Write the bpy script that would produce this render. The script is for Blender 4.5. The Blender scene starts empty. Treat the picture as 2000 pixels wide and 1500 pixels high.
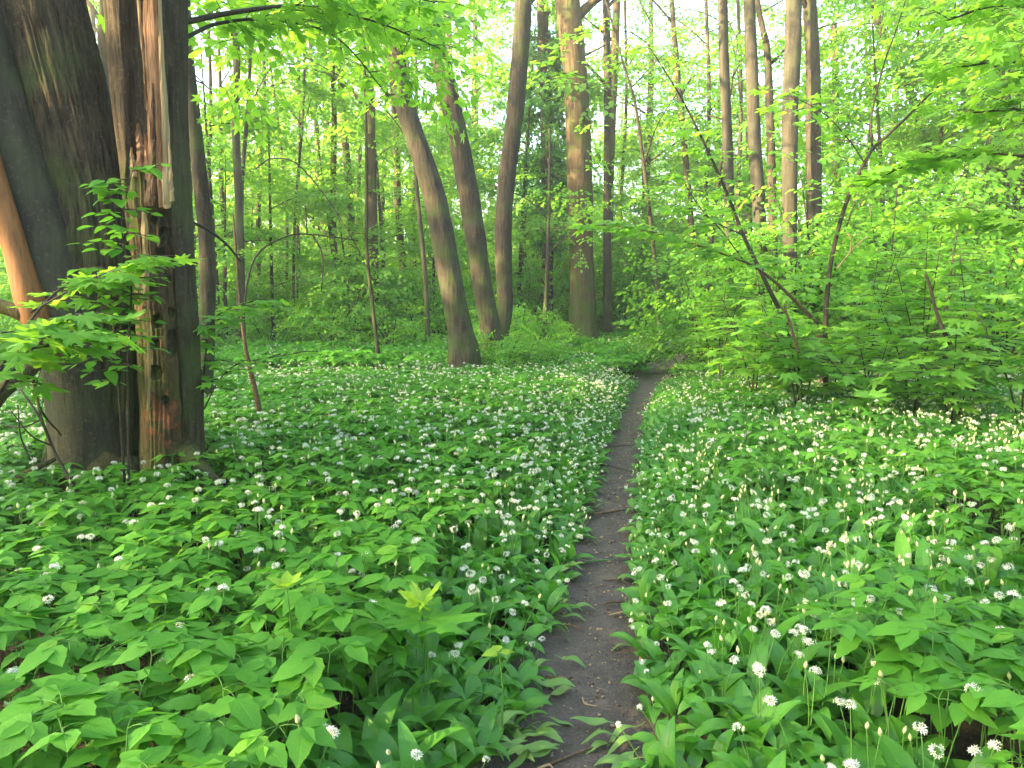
import bpy, math, random
import numpy as np
from mathutils import Matrix, Vector, Euler
C = bpy.context
R = math.radians
rng = np.random.default_rng(11)
random.seed(11)
sc = C.scene

# ------------------------------------------------------------------ camera, sky, sun, exposure
FPX = 1400.0                      # focal length in photo pixels (photo 2000 wide)
CAMH = 1.25
HOR = 590.0
PITCH = math.atan((750 - HOR) / FPX)
cd = bpy.data.cameras.new('camera')
cam = bpy.data.objects.new('camera', cd)
sc.collection.objects.link(cam)
cd.sensor_width = 36
cd.lens = 36 * FPX / 2000
cd.clip_end = 600
cam.location = (0, 0, CAMH)
cam.rotation_euler = (R(90) - PITCH, 0, 0)
sc.camera = cam

SUN_ELEV = R(20)
SUN_AZ = R(246)                   # compass style: direction the light comes from, clockwise from +Y
world = bpy.data.worlds.new('World')
sc.world = world
world.use_nodes = True
wn = world.node_tree.nodes
wl = world.node_tree.links
bg = wn['Background']
sky = wn.new('ShaderNodeTexSky')
sky.sky_type = 'NISHITA'
sky.sun_disc = False
sky.sun_elevation = SUN_ELEV
sky.sun_rotation = SUN_AZ
sky.air_density = 1.0
sky.dust_density = 2.0
sky.ozone_density = 0.6
wl.new(sky.outputs[0], bg.inputs[0])
bg.inputs[1].default_value = 0.15
sl = bpy.data.lights.new('sun', 'SUN')
sl.energy = 5.0
sl.angle = R(0.6)
sl.color = (1.0, 0.78, 0.42)
sun = bpy.data.objects.new('sun', sl)
sc.collection.objects.link(sun)
sdir = Vector((math.sin(SUN_AZ) * math.cos(SUN_ELEV), math.cos(SUN_AZ) * math.cos(SUN_ELEV), math.sin(SUN_ELEV)))
sun.rotation_euler = sdir.to_track_quat('Z', 'Y').to_euler()
sun.location = sdir * 60

sc.view_settings.view_transform = 'Standard'
sc.view_settings.look = 'None'
sc.view_settings.gamma = 1
sc.view_settings.exposure = 3.33
sc.cycles.use_denoising = True
sc.cycles.max_bounces = 8
sc.cycles.diffuse_bounces = 4
sc.cycles.transmission_bounces = 6
sc.cycles.glossy_bounces = 2
sc.cycles.caustics_reflective = False
sc.cycles.caustics_refractive = False

# ------------------------------------------------------------------ helpers
cp, sp = math.cos(PITCH), math.sin(PITCH)

def ray(px, py):
    cx, cy = (px - 1000) / FPX, (750 - py) / FPX
    return np.array([cx, cp + cy * sp, -sp + cy * cp])      # camera looks +Y tilted down

def atd(px, py, D):
    d = ray(px, py)
    return np.array([0, 0, CAMH]) + d * (D / d[1])

def atz(px, py, z):
    d = ray(px, py)
    return np.array([0, 0, CAMH]) + d * ((z - CAMH) / d[2])

def project(x, y, z):
    v = np.array([x, y, z - CAMH], float)
    dep = v[1] * cp - v[2] * sp
    up = v[1] * sp + v[2] * cp
    return 1000 + FPX * v[0] / dep, 750 - FPX * up / dep

def hsh(i, j, k, s):
    n = (i * 73856093) ^ (j * 19349663) ^ (k * 83492791) ^ (s * 2654435761)
    n = (n ^ (n >> 13)) * 1274126177 & 0x7fffffff
    n = n ^ (n >> 16)
    return (n & 0xffffff) / 16777215.0

def vnoise(P, s=0):
    P = np.asarray(P, float)
    I = np.floor(P).astype(np.int64)
    f = P - I
    f = f * f * (3 - 2 * f)
    out = 0
    for a in (0, 1):
        for b in (0, 1):
            for c in (0, 1):
                w = (f[..., 0] if a else 1 - f[..., 0]) * (f[..., 1] if b else 1 - f[..., 1]) * (f[..., 2] if c else 1 - f[..., 2])
                out = out + w * hsh(I[..., 0] + a, I[..., 1] + b, I[..., 2] + c, s)
    return out * 2 - 1

def fbm(P, s=0, o=3):
    P = np.asarray(P, float)
    t, a = 0, 1.0
    for k in range(o):
        t = t + a * vnoise(P * 2 ** k, s + k)
        a *= 0.5
    return t

def link(o, parent=None):
    sc.collection.objects.link(o)
    if parent is not None:
        o.parent = parent
    return o

def tag(o, label=None, cat=None, group=None, kind=None):
    if label: o['label'] = label
    if cat: o['category'] = cat
    if group: o['group'] = group
    if kind: o['kind'] = kind
    return o

def empty(name, loc=(0, 0, 0), rz=0.0, parent=None):
    o = bpy.data.objects.new(name, None)
    o.empty_display_size = 0.05
    o.location = loc
    o.rotation_euler = (0, 0, rz)
    return link(o, parent)

def tm(loc=(0, 0, 0), rot=(0, 0, 0), s=1.0):
    if np.isscalar(s): s = (s, s, s)
    return Matrix.LocRotScale(Vector(loc), Euler(rot), Vector(s))

class MB:
    """collects pieces, builds ONE mesh"""
    def __init__(self):
        self.V, self.F, self.UV, self.U2, self.M, self.n = [], [], [], [], [], 0
    def add(self, V, F, UV=None, mat=0, M=None, rnd=None):
        V = np.asarray(V, float)
        if M is not None:
            m = np.array(M)
            V = V @ m[:3, :3].T + m[:3, 3]
        if UV is None:
            UV = np.zeros((len(V), 2))
        r = random.random() if rnd is None else rnd
        self.V.append(V)
        self.UV.append(np.asarray(UV, float))
        self.U2.append(np.full((len(V), 2), r))
        n = self.n
        self.F.extend([tuple(i + n for i in f) for f in F])
        self.M.extend([mat] * len(F))
        self.n += len(V)
        return self
    def mesh(self, name, mats, smooth=True):
        me = bpy.data.meshes.new(name)
        V = np.concatenate(self.V)
        me.from_pydata(V.tolist(), [], self.F)
        uv = np.concatenate(self.UV); u2 = np.concatenate(self.U2)
        idx = np.empty(len(me.loops), np.int32)
        me.loops.foreach_get('vertex_index', idx)
        me.uv_layers.new(name='uv').data.foreach_set('uv', uv[idx].ravel())
        me.uv_layers.new(name='rnd').data.foreach_set('uv', u2[idx].ravel())
        me.polygons.foreach_set('material_index', np.array(self.M, np.int32))
        me.polygons.foreach_set('use_smooth', np.full(len(me.polygons), smooth))
        for m in (mats if isinstance(mats, (list, tuple)) else [mats]):
            me.materials.append(m)
        me.update()
        return me
    def obj(self, name, mats, parent=None, smooth=True):
        return link(bpy.data.objects.new(name, self.mesh(name, mats, smooth)), parent)

def catmull(P, n):
    P = np.asarray(P, float)
    if len(P) == 2:
        t = np.linspace(0, 1, n)[:, None]
        return P[0] * (1 - t) + P[1] * t
    Q = np.vstack([2 * P[0] - P[1], P, 2 * P[-1] - P[-2]])
    ts = np.linspace(0, len(P) - 1 - 1e-6, n)
    i = ts.astype(int); t = (ts - i)[:, None]
    a, b, c, d = Q[i], Q[i + 1], Q[i + 2], Q[i + 3]
    return 0.5 * (2 * b + (c - a) * t + (2 * a - 5 * b + 4 * c - d) * t ** 2 + (3 * b - a - 3 * c + d) * t ** 3)

def tube(P, rad, nseg=8, nring=12, bark=None, cap=True, seed=0, flare=0.0):
    """P control points, rad radii at them. returns V,F,UV. bark(pos, theta, arclen, r)->radius factor offset"""
    P = np.asarray(P, float)
    A = np.column_stack([P, np.asarray(rad, float)])
    Q = catmull(A, nring)
    pos, r = Q[:, :3], np.maximum(Q[:, 3], 0.0008)
    T = np.gradient(pos, axis=0)
    T /= np.linalg.norm(T, axis=1)[:, None] + 1e-9
    ref = np.array([0.0, 1.0, 0.0]) if abs(T[0, 2]) > 0.6 else np.array([0, 0, 1.0])
    X = np.cross(ref, T); X /= np.linalg.norm(X, axis=1)[:, None] + 1e-9
    Y = np.cross(T, X)
    s = np.concatenate([[0], np.cumsum(np.linalg.norm(np.diff(pos, axis=0), axis=1))])
    th = np.linspace(0, 2 * np.pi, nseg, endpoint=False)
    ct, st = np.cos(th), np.sin(th)
    dirs = X[:, None, :] * ct[None, :, None] + Y[:, None, :] * st[None, :, None]
    rr = np.repeat(r[:, None], nseg, 1)
    if bark is not None:
        rr = rr * (1 + bark(pos[:, None, :] + dirs * r[:, None, None], np.repeat(th[None], nring, 0), np.repeat(s[:, None], nseg, 1)))
    V = (pos[:, None, :] + dirs * rr[..., None]).reshape(-1, 3)
    UV = np.stack([np.repeat((th / (2 * np.pi))[None], nring, 0), np.repeat(s[:, None], nseg, 1)], -1).reshape(-1, 2)
    F = []
    for i in range(nring - 1):
        a = i * nseg
        for j in range(nseg):
            k = (j + 1) % nseg
            F.append((a + j, a + k, a + nseg + k, a + nseg + j))
    if cap:
        F.append(tuple(range(nseg))[::-1])
        F.append(tuple((nring - 1) * nseg + j for j in range(nseg)))
    return V, F, UV

# ------------------------------------------------------------------ materials
def newmat(name):
    m = bpy.data.materials.new(name)
    m.use_nodes = True
    nt = m.node_tree
    nt.nodes.clear()
    out = nt.nodes.new('ShaderNodeOutputMaterial')
    return m, nt, out

class N:
    def __init__(self, nt): self.nt = nt
    def __call__(self, typ, ins=None, **kw):
        n = self.nt.nodes.new(typ)
        for k, v in kw.items(): setattr(n, k, v)
        for k, v in (ins or {}).items():
            if isinstance(v, bpy.types.NodeSocket): self.nt.links.new(v, n.inputs[k])
            else: n.inputs[k].default_value = v
        return n
    def math(self, op, a, b=0.0, c=None, clamp=False):
        n = self('ShaderNodeMath', {0: a, 1: b}, operation=op, use_clamp=clamp)
        if c is not None:
            if isinstance(c, bpy.types.NodeSocket): self.nt.links.new(c, n.inputs[2])
            else: n.inputs[2].default_value = c
        return n.outputs[0]
    def mix(self, f, a, b, typ='MIX'):
        n = self('ShaderNodeMix', data_type='RGBA', blend_type=typ)
        for i, v in ((0, f), (6, a), (7, b)):
            if isinstance(v, bpy.types.NodeSocket): self.nt.links.new(v, n.inputs[i])
            else: n.inputs[i].default_value = v
        return n.outputs[2]
    def ramp(self, fac, stops):
        n = self('ShaderNodeValToRGB', {0: fac})
        e = n.color_ramp.elements
        while len(e) < len(stops): e.new(0.5)
        for x, (p, c) in zip(e, stops):
            x.position = p; x.color = c if len(c) == 4 else (*c, 1)
        return n.outputs[0]

def rgb(r, g, b): return (r, g, b, 1)

def leaf_mat(name, dark, light, trans, tmix=0.45, rough=0.45, vein=14, veinamt=0.5, spec=0.35, patch=0.6):
    m, nt, out = newmat(name); n = N(nt)
    uv = n('ShaderNodeUVMap', uv_map='uv').outputs[0]
    rn = n('ShaderNodeUVMap', uv_map='rnd').outputs[0]
    oi = n('ShaderNodeObjectInfo')
    geo = n('ShaderNodeNewGeometry')
    su = n('ShaderNodeSeparateXYZ', {0: uv})
    sr = n('ShaderNodeSeparateXYZ', {0: rn})
    r1 = n.math('FRACT', n.math('ADD', sr.outputs[0], oi.outputs['Random']))
    r2 = n.math('FRACT', n.math('MULTIPLY', r1, 7.31))
    big = n('ShaderNodeTexNoise', {'Vector': geo.outputs['Position'], 'Scale': patch, 'Detail': 2.0}).outputs[0]
    f = n.math('ADD', n.math('MULTIPLY', r1, 0.55), n.math('MULTIPLY', n.math('SUBTRACT', big, 0.3), 1.1), clamp=True)
    col = n.mix(f, rgb(*dark), rgb(*light))
    # a few yellower leaves
    col = n.mix(n.math('MULTIPLY', n.math('GREATER_THAN', r2, 0.90), 0.35), col, rgb(light[0] * 1.6, light[1] * 1.15, light[2] * 0.9))
    # veins: midrib and side veins
    au = n.math('ABSOLUTE', n.math('SUBTRACT', su.outputs[0], 0.5))
    mid = n.math('SUBTRACT', 1.0, n.math('MULTIPLY', au, 28.0), clamp=True)
    w = n.math('SINE', n.math('MULTIPLY', n.math('SUBTRACT', su.outputs[1], n.math('MULTIPLY', au, 0.8)), vein * 6.283))
    side = n.math('POWER', n.math('MULTIPLY', n.math('ADD', w, 1.0), 0.5), 7.0)
    v = n.math('MAXIMUM', mid, n.math('MULTIPLY', side, 0.45))
    col = n.mix(n.math('MULTIPLY', v, veinamt), col, rgb(light[0] * 1.5, light[1] * 1.3, light[2] * 1.6))
    sp_ = n('ShaderNodeTexNoise', {'Vector': geo.outputs['Position'], 'Scale': 60.0, 'Detail': 3.0}).outputs[0]
    col = n.mix(n.math('MULTIPLY', n.math('SUBTRACT', sp_, 0.4, clamp=True), 0.9), col, rgb(dark[0] * 0.8, dark[1] * 0.8, dark[2] * 0.8))
    bump = n('ShaderNodeBump', {'Height': n.math('SUBTRACT', 0.0, v), 'Strength': 0.35, 'Distance': 0.002})
    p = n('ShaderNodeBsdfPrincipled', {'Base Color': col, 'Roughness': rough, 'Specular IOR Level': spec, 'Normal': bump.outputs[0]})
    tc = n.mix(0.75, col, rgb(*trans))
    t = n('ShaderNodeBsdfTranslucent', {'Color': tc})
    mx = n('ShaderNodeMixShader', {0: tmix, 1: p.outputs[0], 2: t.outputs[0]})
    nt.links.new(mx.outputs[0], out.inputs[0])
    return m

def bark_mat(name, c1, c2, moss=0.0, fur=30.0, bump=0.9, mossc=(0.05, 0.09, 0.015), rough=0.9, lich=0.25):
    m, nt, out = newmat(name); n = N(nt)
    geo = n('ShaderNodeNewGeometry')
    tc = n('ShaderNodeTexCoord')
    mp = n('ShaderNodeMapping', {'Vector': tc.outputs['Object'], 'Scale': (fur, fur, fur * 0.12)})
    a = n('ShaderNodeTexNoise', {'Vector': mp.outputs[0], 'Scale': 1.0, 'Detail': 6.0, 'Roughness': 0.65})
    b = n('ShaderNodeTexNoise', {'Vector': tc.outputs['Object'], 'Scale': 3.0, 'Detail': 4.0})
    c = n('ShaderNodeTexNoise', {'Vector': tc.outputs['Object'], 'Scale': 40.0, 'Detail': 3.0})
    oi = n('ShaderNodeObjectInfo')
    f = n.math('MULTIPLY', n.math('SUBTRACT', a.outputs[0], 0.32), 2.6, clamp=True)
    col = n.mix(f, rgb(*c1), rgb(*c2))
    col = n.mix(n.math('MULTIPLY', n.math('SUBTRACT', b.outputs[0], 0.42, clamp=True), lich * 6, clamp=True), col,
                rgb(c2[0] * 1.15, c2[1] * 1.25, c2[2] * 1.1))
    col = n.mix(n.math('MULTIPLY', n.math('GREATER_THAN', c.outputs[0], 0.62), 0.35), col, rgb(c2[0] * 1.6, c2[1] * 1.6, c2[2] * 1.5))
    if moss > 0:
        sz = n('ShaderNodeSeparateXYZ', {0: geo.outputs['Position']})
        low = n.math('SUBTRACT', 1.0, n.math('MULTIPLY', sz.outputs[2], 0.45), clamp=True)
        mm = n.math('MULTIPLY', n.math('ADD', n.math('SUBTRACT', b.outputs[0], 0.52), n.math('MULTIPLY', low, 0.22)), 7.0 * moss, clamp=True)
        col = n.mix(mm, col, rgb(*mossc))
    bp = n('ShaderNodeBump', {'Height': n.math('ADD', a.outputs[0], n.math('MULTIPLY', c.outputs[0], 0.25)), 'Strength': bump, 'Distance': 0.03})
    p = n('ShaderNodeBsdfPrincipled', {'Base Color': col, 'Roughness': rough, 'Specular IOR Level': 0.2, 'Normal': bp.outputs[0]})
    nt.links.new(p.outputs[0], out.inputs[0])
    return m

def plain_mat(name, c1, c2, scale=20, rough=0.8, trans=0.0, stretch=(1, 1, 1), bump=0.2):
    m, nt, out = newmat(name); n = N(nt)
    tc = n('ShaderNodeTexCoord')
    oi = n('ShaderNodeObjectInfo')
    mp = n('ShaderNodeMapping', {'Vector': tc.outputs['Object'], 'Scale': stretch})
    a = n('ShaderNodeTexNoise', {'Vector': mp.outputs[0], 'Scale': scale, 'Detail': 5.0, 'Roughness': 0.6})
    f = n.math('MULTIPLY', n.math('SUBTRACT', a.outputs[0], 0.3), 2.4, clamp=True)
    col = n.mix(f, rgb(*c1), rgb(*c2))
    bp = n('ShaderNodeBump', {'Height': a.outputs[0], 'Strength': bump, 'Distance': 0.01})
    p = n('ShaderNodeBsdfPrincipled', {'Base Color': col, 'Roughness': rough, 'Specular IOR Level': 0.25, 'Normal': bp.outputs[0]})
    sh = p.outputs[0]
    if trans:
        t = n('ShaderNodeBsdfTranslucent', {'Color': col})
        sh = n('ShaderNodeMixShader', {0: trans, 1: sh, 2: t.outputs[0]}).outputs[0]
    nt.links.new(sh, out.inputs[0])
    return m

M = {}
M['elder'] = leaf_mat('ground_elder_leaf', (0.052, 0.180, 0.018), (0.115, 0.315, 0.032), (0.20, 0.55, 0.03), 0.44, 0.55, vein=7, veinamt=0.28, spec=0.2)
M['garlic'] = leaf_mat('wild_garlic_leaf', (0.038, 0.150, 0.016), (0.095, 0.275, 0.028), (0.14, 0.45, 0.03), 0.40, 0.40, vein=0.0, veinamt=0.2, spec=0.38)
M['maple'] = leaf_mat('maple_leaf', (0.080, 0.215, 0.028), (0.160, 0.355, 0.050), (0.40, 0.74, 0.04), 0.54, 0.5, vein=5, veinamt=0.25, spec=.2)
M['lime'] = leaf_mat('lime_leaf', (0.080, 0.235, 0.024), (0.145, 0.350, 0.036), (0.40, 0.76, 0.05), 0.56, 0.5, vein=7, veinamt=0.2, patch=0.25)
M['far'] = leaf_mat('far_leaf', (0.065, 0.200, 0.026), (0.140, 0.310, 0.036), (0.42, 0.72, 0.06), 0.60, 0.55, vein=7, veinamt=0.1, patch=0.10)
M['ivy'] = leaf_mat('ivy_leaf', (0.030, 0.120, 0.020), (0.065, 0.210, 0.035), (0.10, 0.40, 0.04), 0.35, 0.35, vein=5, veinamt=0.3)
M['yellow'] = leaf_mat('pale_leaf', (0.20, 0.36, 0.03), (0.28, 0.45, 0.04), (0.40, 0.60, 0.03), 0.5, 0.5, vein=5, veinamt=0.2)
M['tramp'] = leaf_mat('trampled_leaf', (0.075, 0.17, 0.03), (0.16, 0.27, 0.06), (0.15, 0.28, 0.05), 0.25, 0.5, vein=0.0, veinamt=0.2)
M['stem'] = plain_mat('green_stem', (0.06, 0.17, 0.03), (0.12, 0.26, 0.05), 30, 0.5, 0.2)
M['twig'] = plain_mat('twig_bark', (0.020, 0.017, 0.013), (0.060, 0.048, 0.036), 60, 0.85)
M['redtwig'] = plain_mat('red_brown_bark', (0.045, 0.028, 0.016), (0.13, 0.085, 0.045), 60, 0.8)
M['petal'] = plain_mat('white_petal', (0.72, 0.72, 0.64), (0.80, 0.79, 0.71), 90, 0.6, 0.35, bump=0.0)
M['bud'] = plain_mat('bud_sheath', (0.42, 0.48, 0.20), (0.70, 0.68, 0.45), 160, 0.6, 0.3)
M['grey_bark'] = bark_mat('grey_brown_bark', (0.014, 0.011, 0.008), (0.070, 0.056, 0.042), moss=0.35, fur=26)
M['smooth_bark'] = bark_mat('smooth_grey_bark', (0.022, 0.019, 0.014), (0.066, 0.058, 0.043), moss=0.10, fur=14, bump=0.6)
M['furrow_bark'] = bark_mat('furrowed_grey_bark', (0.014, 0.010, 0.007), (0.078, 0.058, 0.038), moss=0.35, fur=34, bump=1.0)
M['far_bark'] = bark_mat('far_bark', (0.030, 0.025, 0.016), (0.084, 0.070, 0.046), moss=0.3, fur=14)
M['warm_bark'] = bark_mat('warm_tan_bark', (0.030, 0.021, 0.011), (0.100, 0.070, 0.038), moss=0.9, fur=18, mossc=(0.05, 0.075, 0.015))
M['rot'] = bark_mat('rotten_wood', (0.028, 0.017, 0.010), (0.105, 0.066, 0.036), moss=0.3, fur=16, bump=1.0)
M['split'] = plain_mat('splintered_wood', (0.10, 0.045, 0.025), (0.32, 0.18, 0.10), 10, 0.85, stretch=(9, 9, 0.6), bump=0.8)
M['pale_wood'] = plain_mat('pale_bare_wood', (0.20, 0.13, 0.065), (0.38, 0.27, 0.15), 10, 0.8, stretch=(8, 8, 0.5), bump=0.4)
M['orange_wood'] = plain_mat('orange_bare_wood', (0.15, 0.060, 0.020), (0.28, 0.125, 0.045), 8, 0.7, stretch=(6, 6, 0.4), bump=0.3)
M['redrot'] = plain_mat('red_rotten_wood', (0.045, 0.020, 0.011), (0.17, 0.066, 0.032), 24, 0.9, bump=0.8)

# ------------------------------------------------------------------ leaf shapes (unit length along +Y, normal +Z)
def simple_leaf(n=5, wmax=0.30, peak=0.38, arch=0.15, fold=0.12, teeth=0.0, base=0.02, tip=1.0):
    V, UV, F = [], [], []
    rows = []
    for i in range(n + 1):
        t = i / n
        w = wmax * (math.sin(math.pi * min(1, t ** (math.log(0.5) / math.log(peak)))) ** 0.85) if 0 < t < 1 else (base if t == 0 else 0)
        if teeth and 0 < t < 1: w *= 1 + teeth * (1 if i % 2 else -1)
        z = -arch * t * t
        if i < n:
            a = len(V)
            V += [(-w, t - 0.04 * (w > 0.1), z - fold * w * -1), (0, t, z), (w, t - 0.04 * (w > 0.1), z + fold * w)]
            UV += [(0.5 - w / (2 * wmax), t), (0.5, t), (0.5 + w / (2 * wmax), t)]
            rows.append(a)
        else:
            V.append((0, tip, z)); UV.append((0.5, 1)); rows.append(len(V) - 1)
    for i in range(n - 1):
        a, b = rows[i], rows[i + 1]
        F += [(a, a + 1, b + 1, b), (a + 1, a + 2, b + 2, b + 1)]
    a, b = rows[n - 1], rows[n]
    F += [(a, a + 1, b), (a + 1, a + 2, b)]
    return np.array(V, float), F, np.array(UV, float)

def maple_leaf(droop=0.2, detail=1, var=0.0, seed=0):
    half = [(0, 1.0), (7, .80), (13, .76), (17, .60), (26, .50), (36, .66), (42, .86), (48, .93), (53, .80), (60, .68), (66, .56), (74, .44), (86, .50), (97, .62), (106, .56), (120, .36), (150, .24)]
    if detail == 0:
        half = [(0, 1.0), (14, .68), (25, .46), (47, .92), (66, .5), (76, .42), (98, .60), (130, .30)]
    rs = random.Random(seed)
    pts = []
    for a, r in half[::-1]:
        pts.append((-a, r * (1 + var * rs.uniform(-1, 1))))
    for a, r in half[1:]:
        pts.append((a, r * (1 + var * rs.uniform(-1, 1))))
    V = [(0, 0, 0)]; UV = [(0.5, 0.0)]
    for a, r in pts:
        x, y = r * math.sin(R(a)), r * math.cos(R(a))
        ridge = 0.07 * math.cos(R(a) * 7.3) * r
        V.append((x * 0.62, y * 0.75, -droop * r * r + ridge)); UV.append((0.5 + x / 2.2, 0.3 + y * 0.6))
    F = [(0, i + 2, i + 1) for i in range(len(pts) - 1)]
    return np.array(V, float), F, np.array(UV, float)

def garlic_leaf(L=0.24, w=0.027, a0=8, a1=100, twist=0.0, n=9):
    V, UV, F = [], [], []
    y = z = 0.0
    pts = []
    for i in range(n + 1):
        t = i / n
        pts.append((y, z, R(a0 + (a1 - a0) * t ** 1.6)))
        ang = R(a0 + (a1 - a0) * (t + 0.5 / n) ** 1.6)
        y += math.sin(ang) * L / n; z += math.cos(ang) * L / n
    for i, (y, z, ang) in enumerate(pts):
        t = i / n
        s = max(0, (t - 0.22) / 0.78)
        ww = 0.0025 + (w * math.sin(math.pi * s ** 0.8) ** 0.9 if 0 < s < 1 else 0)
        tw = twist * t
        nz, ny = math.sin(ang), -math.cos(ang)
        f = 0.28 * ww
        for sx in (-1, 0, 1):
            off = f if sx else 0
            V.append((sx * ww * math.cos(tw), y + ny * off + sx * ww * math.sin(tw) * 0.6, z + nz * off))
            UV.append((0.5 + sx * 0.5 * ww / (w + .0025), t))
    for i in range(n):
        a, b = i * 3, i * 3 + 3
        F += [(a, a + 1, b + 1, b), (a + 1, a + 2, b + 2, b + 1)]
    return np.array(V), F, np.array(UV)

def floret(r=0.0105):
    V, F = [], []
    for k in range(6):
        a = k * math.pi / 3
        c, s = math.cos(a), math.sin(a)
        up = 0.35
        b = len(V)
        for (u, v, z) in ((0.05, 0, 0), (0.50, 0.15, 0.22), (1.0, 0, up), (0.50, -0.15, 0.22)):
            V.append((r * (u * c - v * s), r * (u * s + v * c), r * z))
        F.append((b, b + 1, b + 2, b + 3))
    return np.array(V), F, np.zeros((len(V), 2))

def blob(rx, rz, nseg=6, nr=5, tipx=0.0):
    V, F = [], []
    for i in range(nr + 1):
        t = i / nr
        w = math.sin(math.pi * (0.04 + 0.94 * t) ** 0.85) * (1 - 0.25 * t)
        for j in range(nseg):
            a = j / nseg * 2 * math.pi
            V.append((rx * w * math.cos(a), rx * w * math.sin(a), rz * t))
    for i in range(nr):
        for j in range(nseg):
            k = (j + 1) % nseg
            F.append((i * nseg + j, i * nseg + k, (i + 1) * nseg + k, (i + 1) * nseg + j))
    return np.array(V), F, np.zeros((len(V), 2))

def align(d, up=(0, 0, 1)):
    """matrix turning +Z into d"""
    return Vector(d).to_track_quat('Z', 'Y').to_matrix().to_4x4()

# template meshes -----------------------------------------------------------
LEAFLET = [simple_leaf(7, w, p, ar, fo, teeth=0.07) for (w, p, ar, fo) in
           ((0.30, 0.36, 0.10, 0.15), (0.27, 0.38, 0.22, 0.10), (0.33, 0.34, 0.05, 0.22), (0.29, 0.40, 0.30, 0.05), (0.31, 0.35, -0.04, 0.18))]
GLEAF = [garlic_leaf(L, w, a0, a1, tw) for (L, w, a0, a1, tw) in
         ((0.27, 0.034, 6, 95, .2), (0.25, 0.036, 12, 125, -.3), (0.29, 0.031, 4, 75, .4), (0.24, 0.038, 20, 118, -.1), (0.28, 0.035, 10, 140, .5), (0.22, 0.032, 14, 60, -.5), (0.30, 0.037, 16, 108, 0.0))]
MLEAF = [maple_leaf(d, 1, .06, k) for k, d in enumerate((0.10, 0.22, 0.34, 0.16, 0.0))]
MLEAF_LO = [maple_leaf(d, 0, .06, k) for k, d in enumerate((0.12, 0.28, 0.2))]
SLEAF = [simple_leaf(5, w, p, ar, 0.14) for (w, p, ar) in ((0.36, 0.36, 0.12), (0.40, 0.34, 0.25), (0.33, 0.40, 0.05), (0.38, 0.38, 0.18))]
SLEAF_LO = [simple_leaf(3, w, p, ar, 0.14) for (w, p, ar) in ((0.36, 0.38, 0.15), (0.42, 0.36, 0.3), (0.33, 0.42, 0.0))]
FLOR = floret()
BUD = blob(0.0075, 0.028)

_mc = {}
def tmesh(kind, k, mats):
    """shared mesh of one template"""
    key = (kind, k, mats.name)
    if key not in _mc:
        T = {'leaflet': LEAFLET, 'gleaf': GLEAF, 'mleaf': MLEAF, 'sleaf': SLEAF, 'floret': [FLOR], 'bud': [BUD]}[kind][k]
        _mc[key] = MB().add(*T, rnd=random.random()).mesh(kind, mats)
    return _mc[key]

def part(name, mesh, parent, mtx):
    o = bpy.data.objects.new(name, mesh)
    o.matrix_local = mtx
    return link(o, parent)

# ------------------------------------------------------------------ geometry-node scatter for what nobody can count
_ng = {}
def scatter_group(variants):
    key = tuple(v.name for v in variants)
    if key in _ng: return _ng[key]
    g = bpy.data.node_groups.new('scatter_pieces', 'GeometryNodeTree')
    g.interface.new_socket('Geometry', in_out='INPUT', socket_type='NodeSocketGeometry')
    g.interface.new_socket('Geometry', in_out='OUTPUT', socket_type='NodeSocketGeometry')
    nd, lk = g.nodes, g.links
    gi, go = nd.new('NodeGroupInput'), nd.new('NodeGroupOutput')
    def attr(name, typ):
        a = nd.new('GeometryNodeInputNamedAttribute'); a.data_type = typ; a.inputs[0].default_value = name
        return a.outputs[0]
    rot, scl, idx = attr('rot', 'FLOAT_VECTOR'), attr('scl', 'FLOAT'), attr('idx', 'INT')
    e2r = nd.new('FunctionNodeEulerToRotation'); lk.new(rot, e2r.inputs[0])
    join = nd.new('GeometryNodeJoinGeometry')
    for k, v in enumerate(variants):
        oi = nd.new('GeometryNodeObjectInfo'); oi.inputs[0].default_value = v
        cmp_ = nd.new('FunctionNodeCompare'); cmp_.data_type = 'INT'; cmp_.operation = 'EQUAL'
        ia = [s for s in cmp_.inputs if s.type == 'INT']
        lk.new(idx, ia[0]); ia[1].default_value = k
        iop = nd.new('GeometryNodeInstanceOnPoints')
        lk.new(gi.outputs[0], iop.inputs['Points']); lk.new(cmp_.outputs[0], iop.inputs['Selection'])
        lk.new(oi.outputs['Geometry'], iop.inputs['Instance'])
        lk.new(e2r.outputs[0], iop.inputs['Rotation']); lk.new(scl, iop.inputs['Scale'])
        lk.new(iop.outputs[0], join.inputs[0])
    lk.new(join.outputs[0], go.inputs[0])
    _ng[key] = g
    return g

def scatter(name, P, E, S, variants, parent=None, idx=None, kind='stuff'):
    P = np.asarray(P, float)
    n = len(P)
    me = bpy.data.meshes.new(name)
    me.vertices.add(n)
    me.vertices.foreach_set('co', P.ravel())
    me.attributes.new('rot', 'FLOAT_VECTOR', 'POINT').data.foreach_set('vector', np.asarray(E, float).ravel())
    me.attributes.new('scl', 'FLOAT', 'POINT').data.foreach_set('value', np.asarray(S, float))
    if idx is None: idx = rng.integers(0, len(variants), n)
    me.attributes.new('idx', 'INT', 'POINT').data.foreach_set('value', np.asarray(idx, np.int32))
    o = link(bpy.data.objects.new(name, me), parent)
    md = o.modifiers.new('scatter', 'NODES'); md.node_group = scatter_group(variants)
    if kind: o['kind'] = kind
    return o

def source(name, me):
    return bpy.data.objects.new(name, me)      # not linked: only read by the scatter groups

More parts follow.
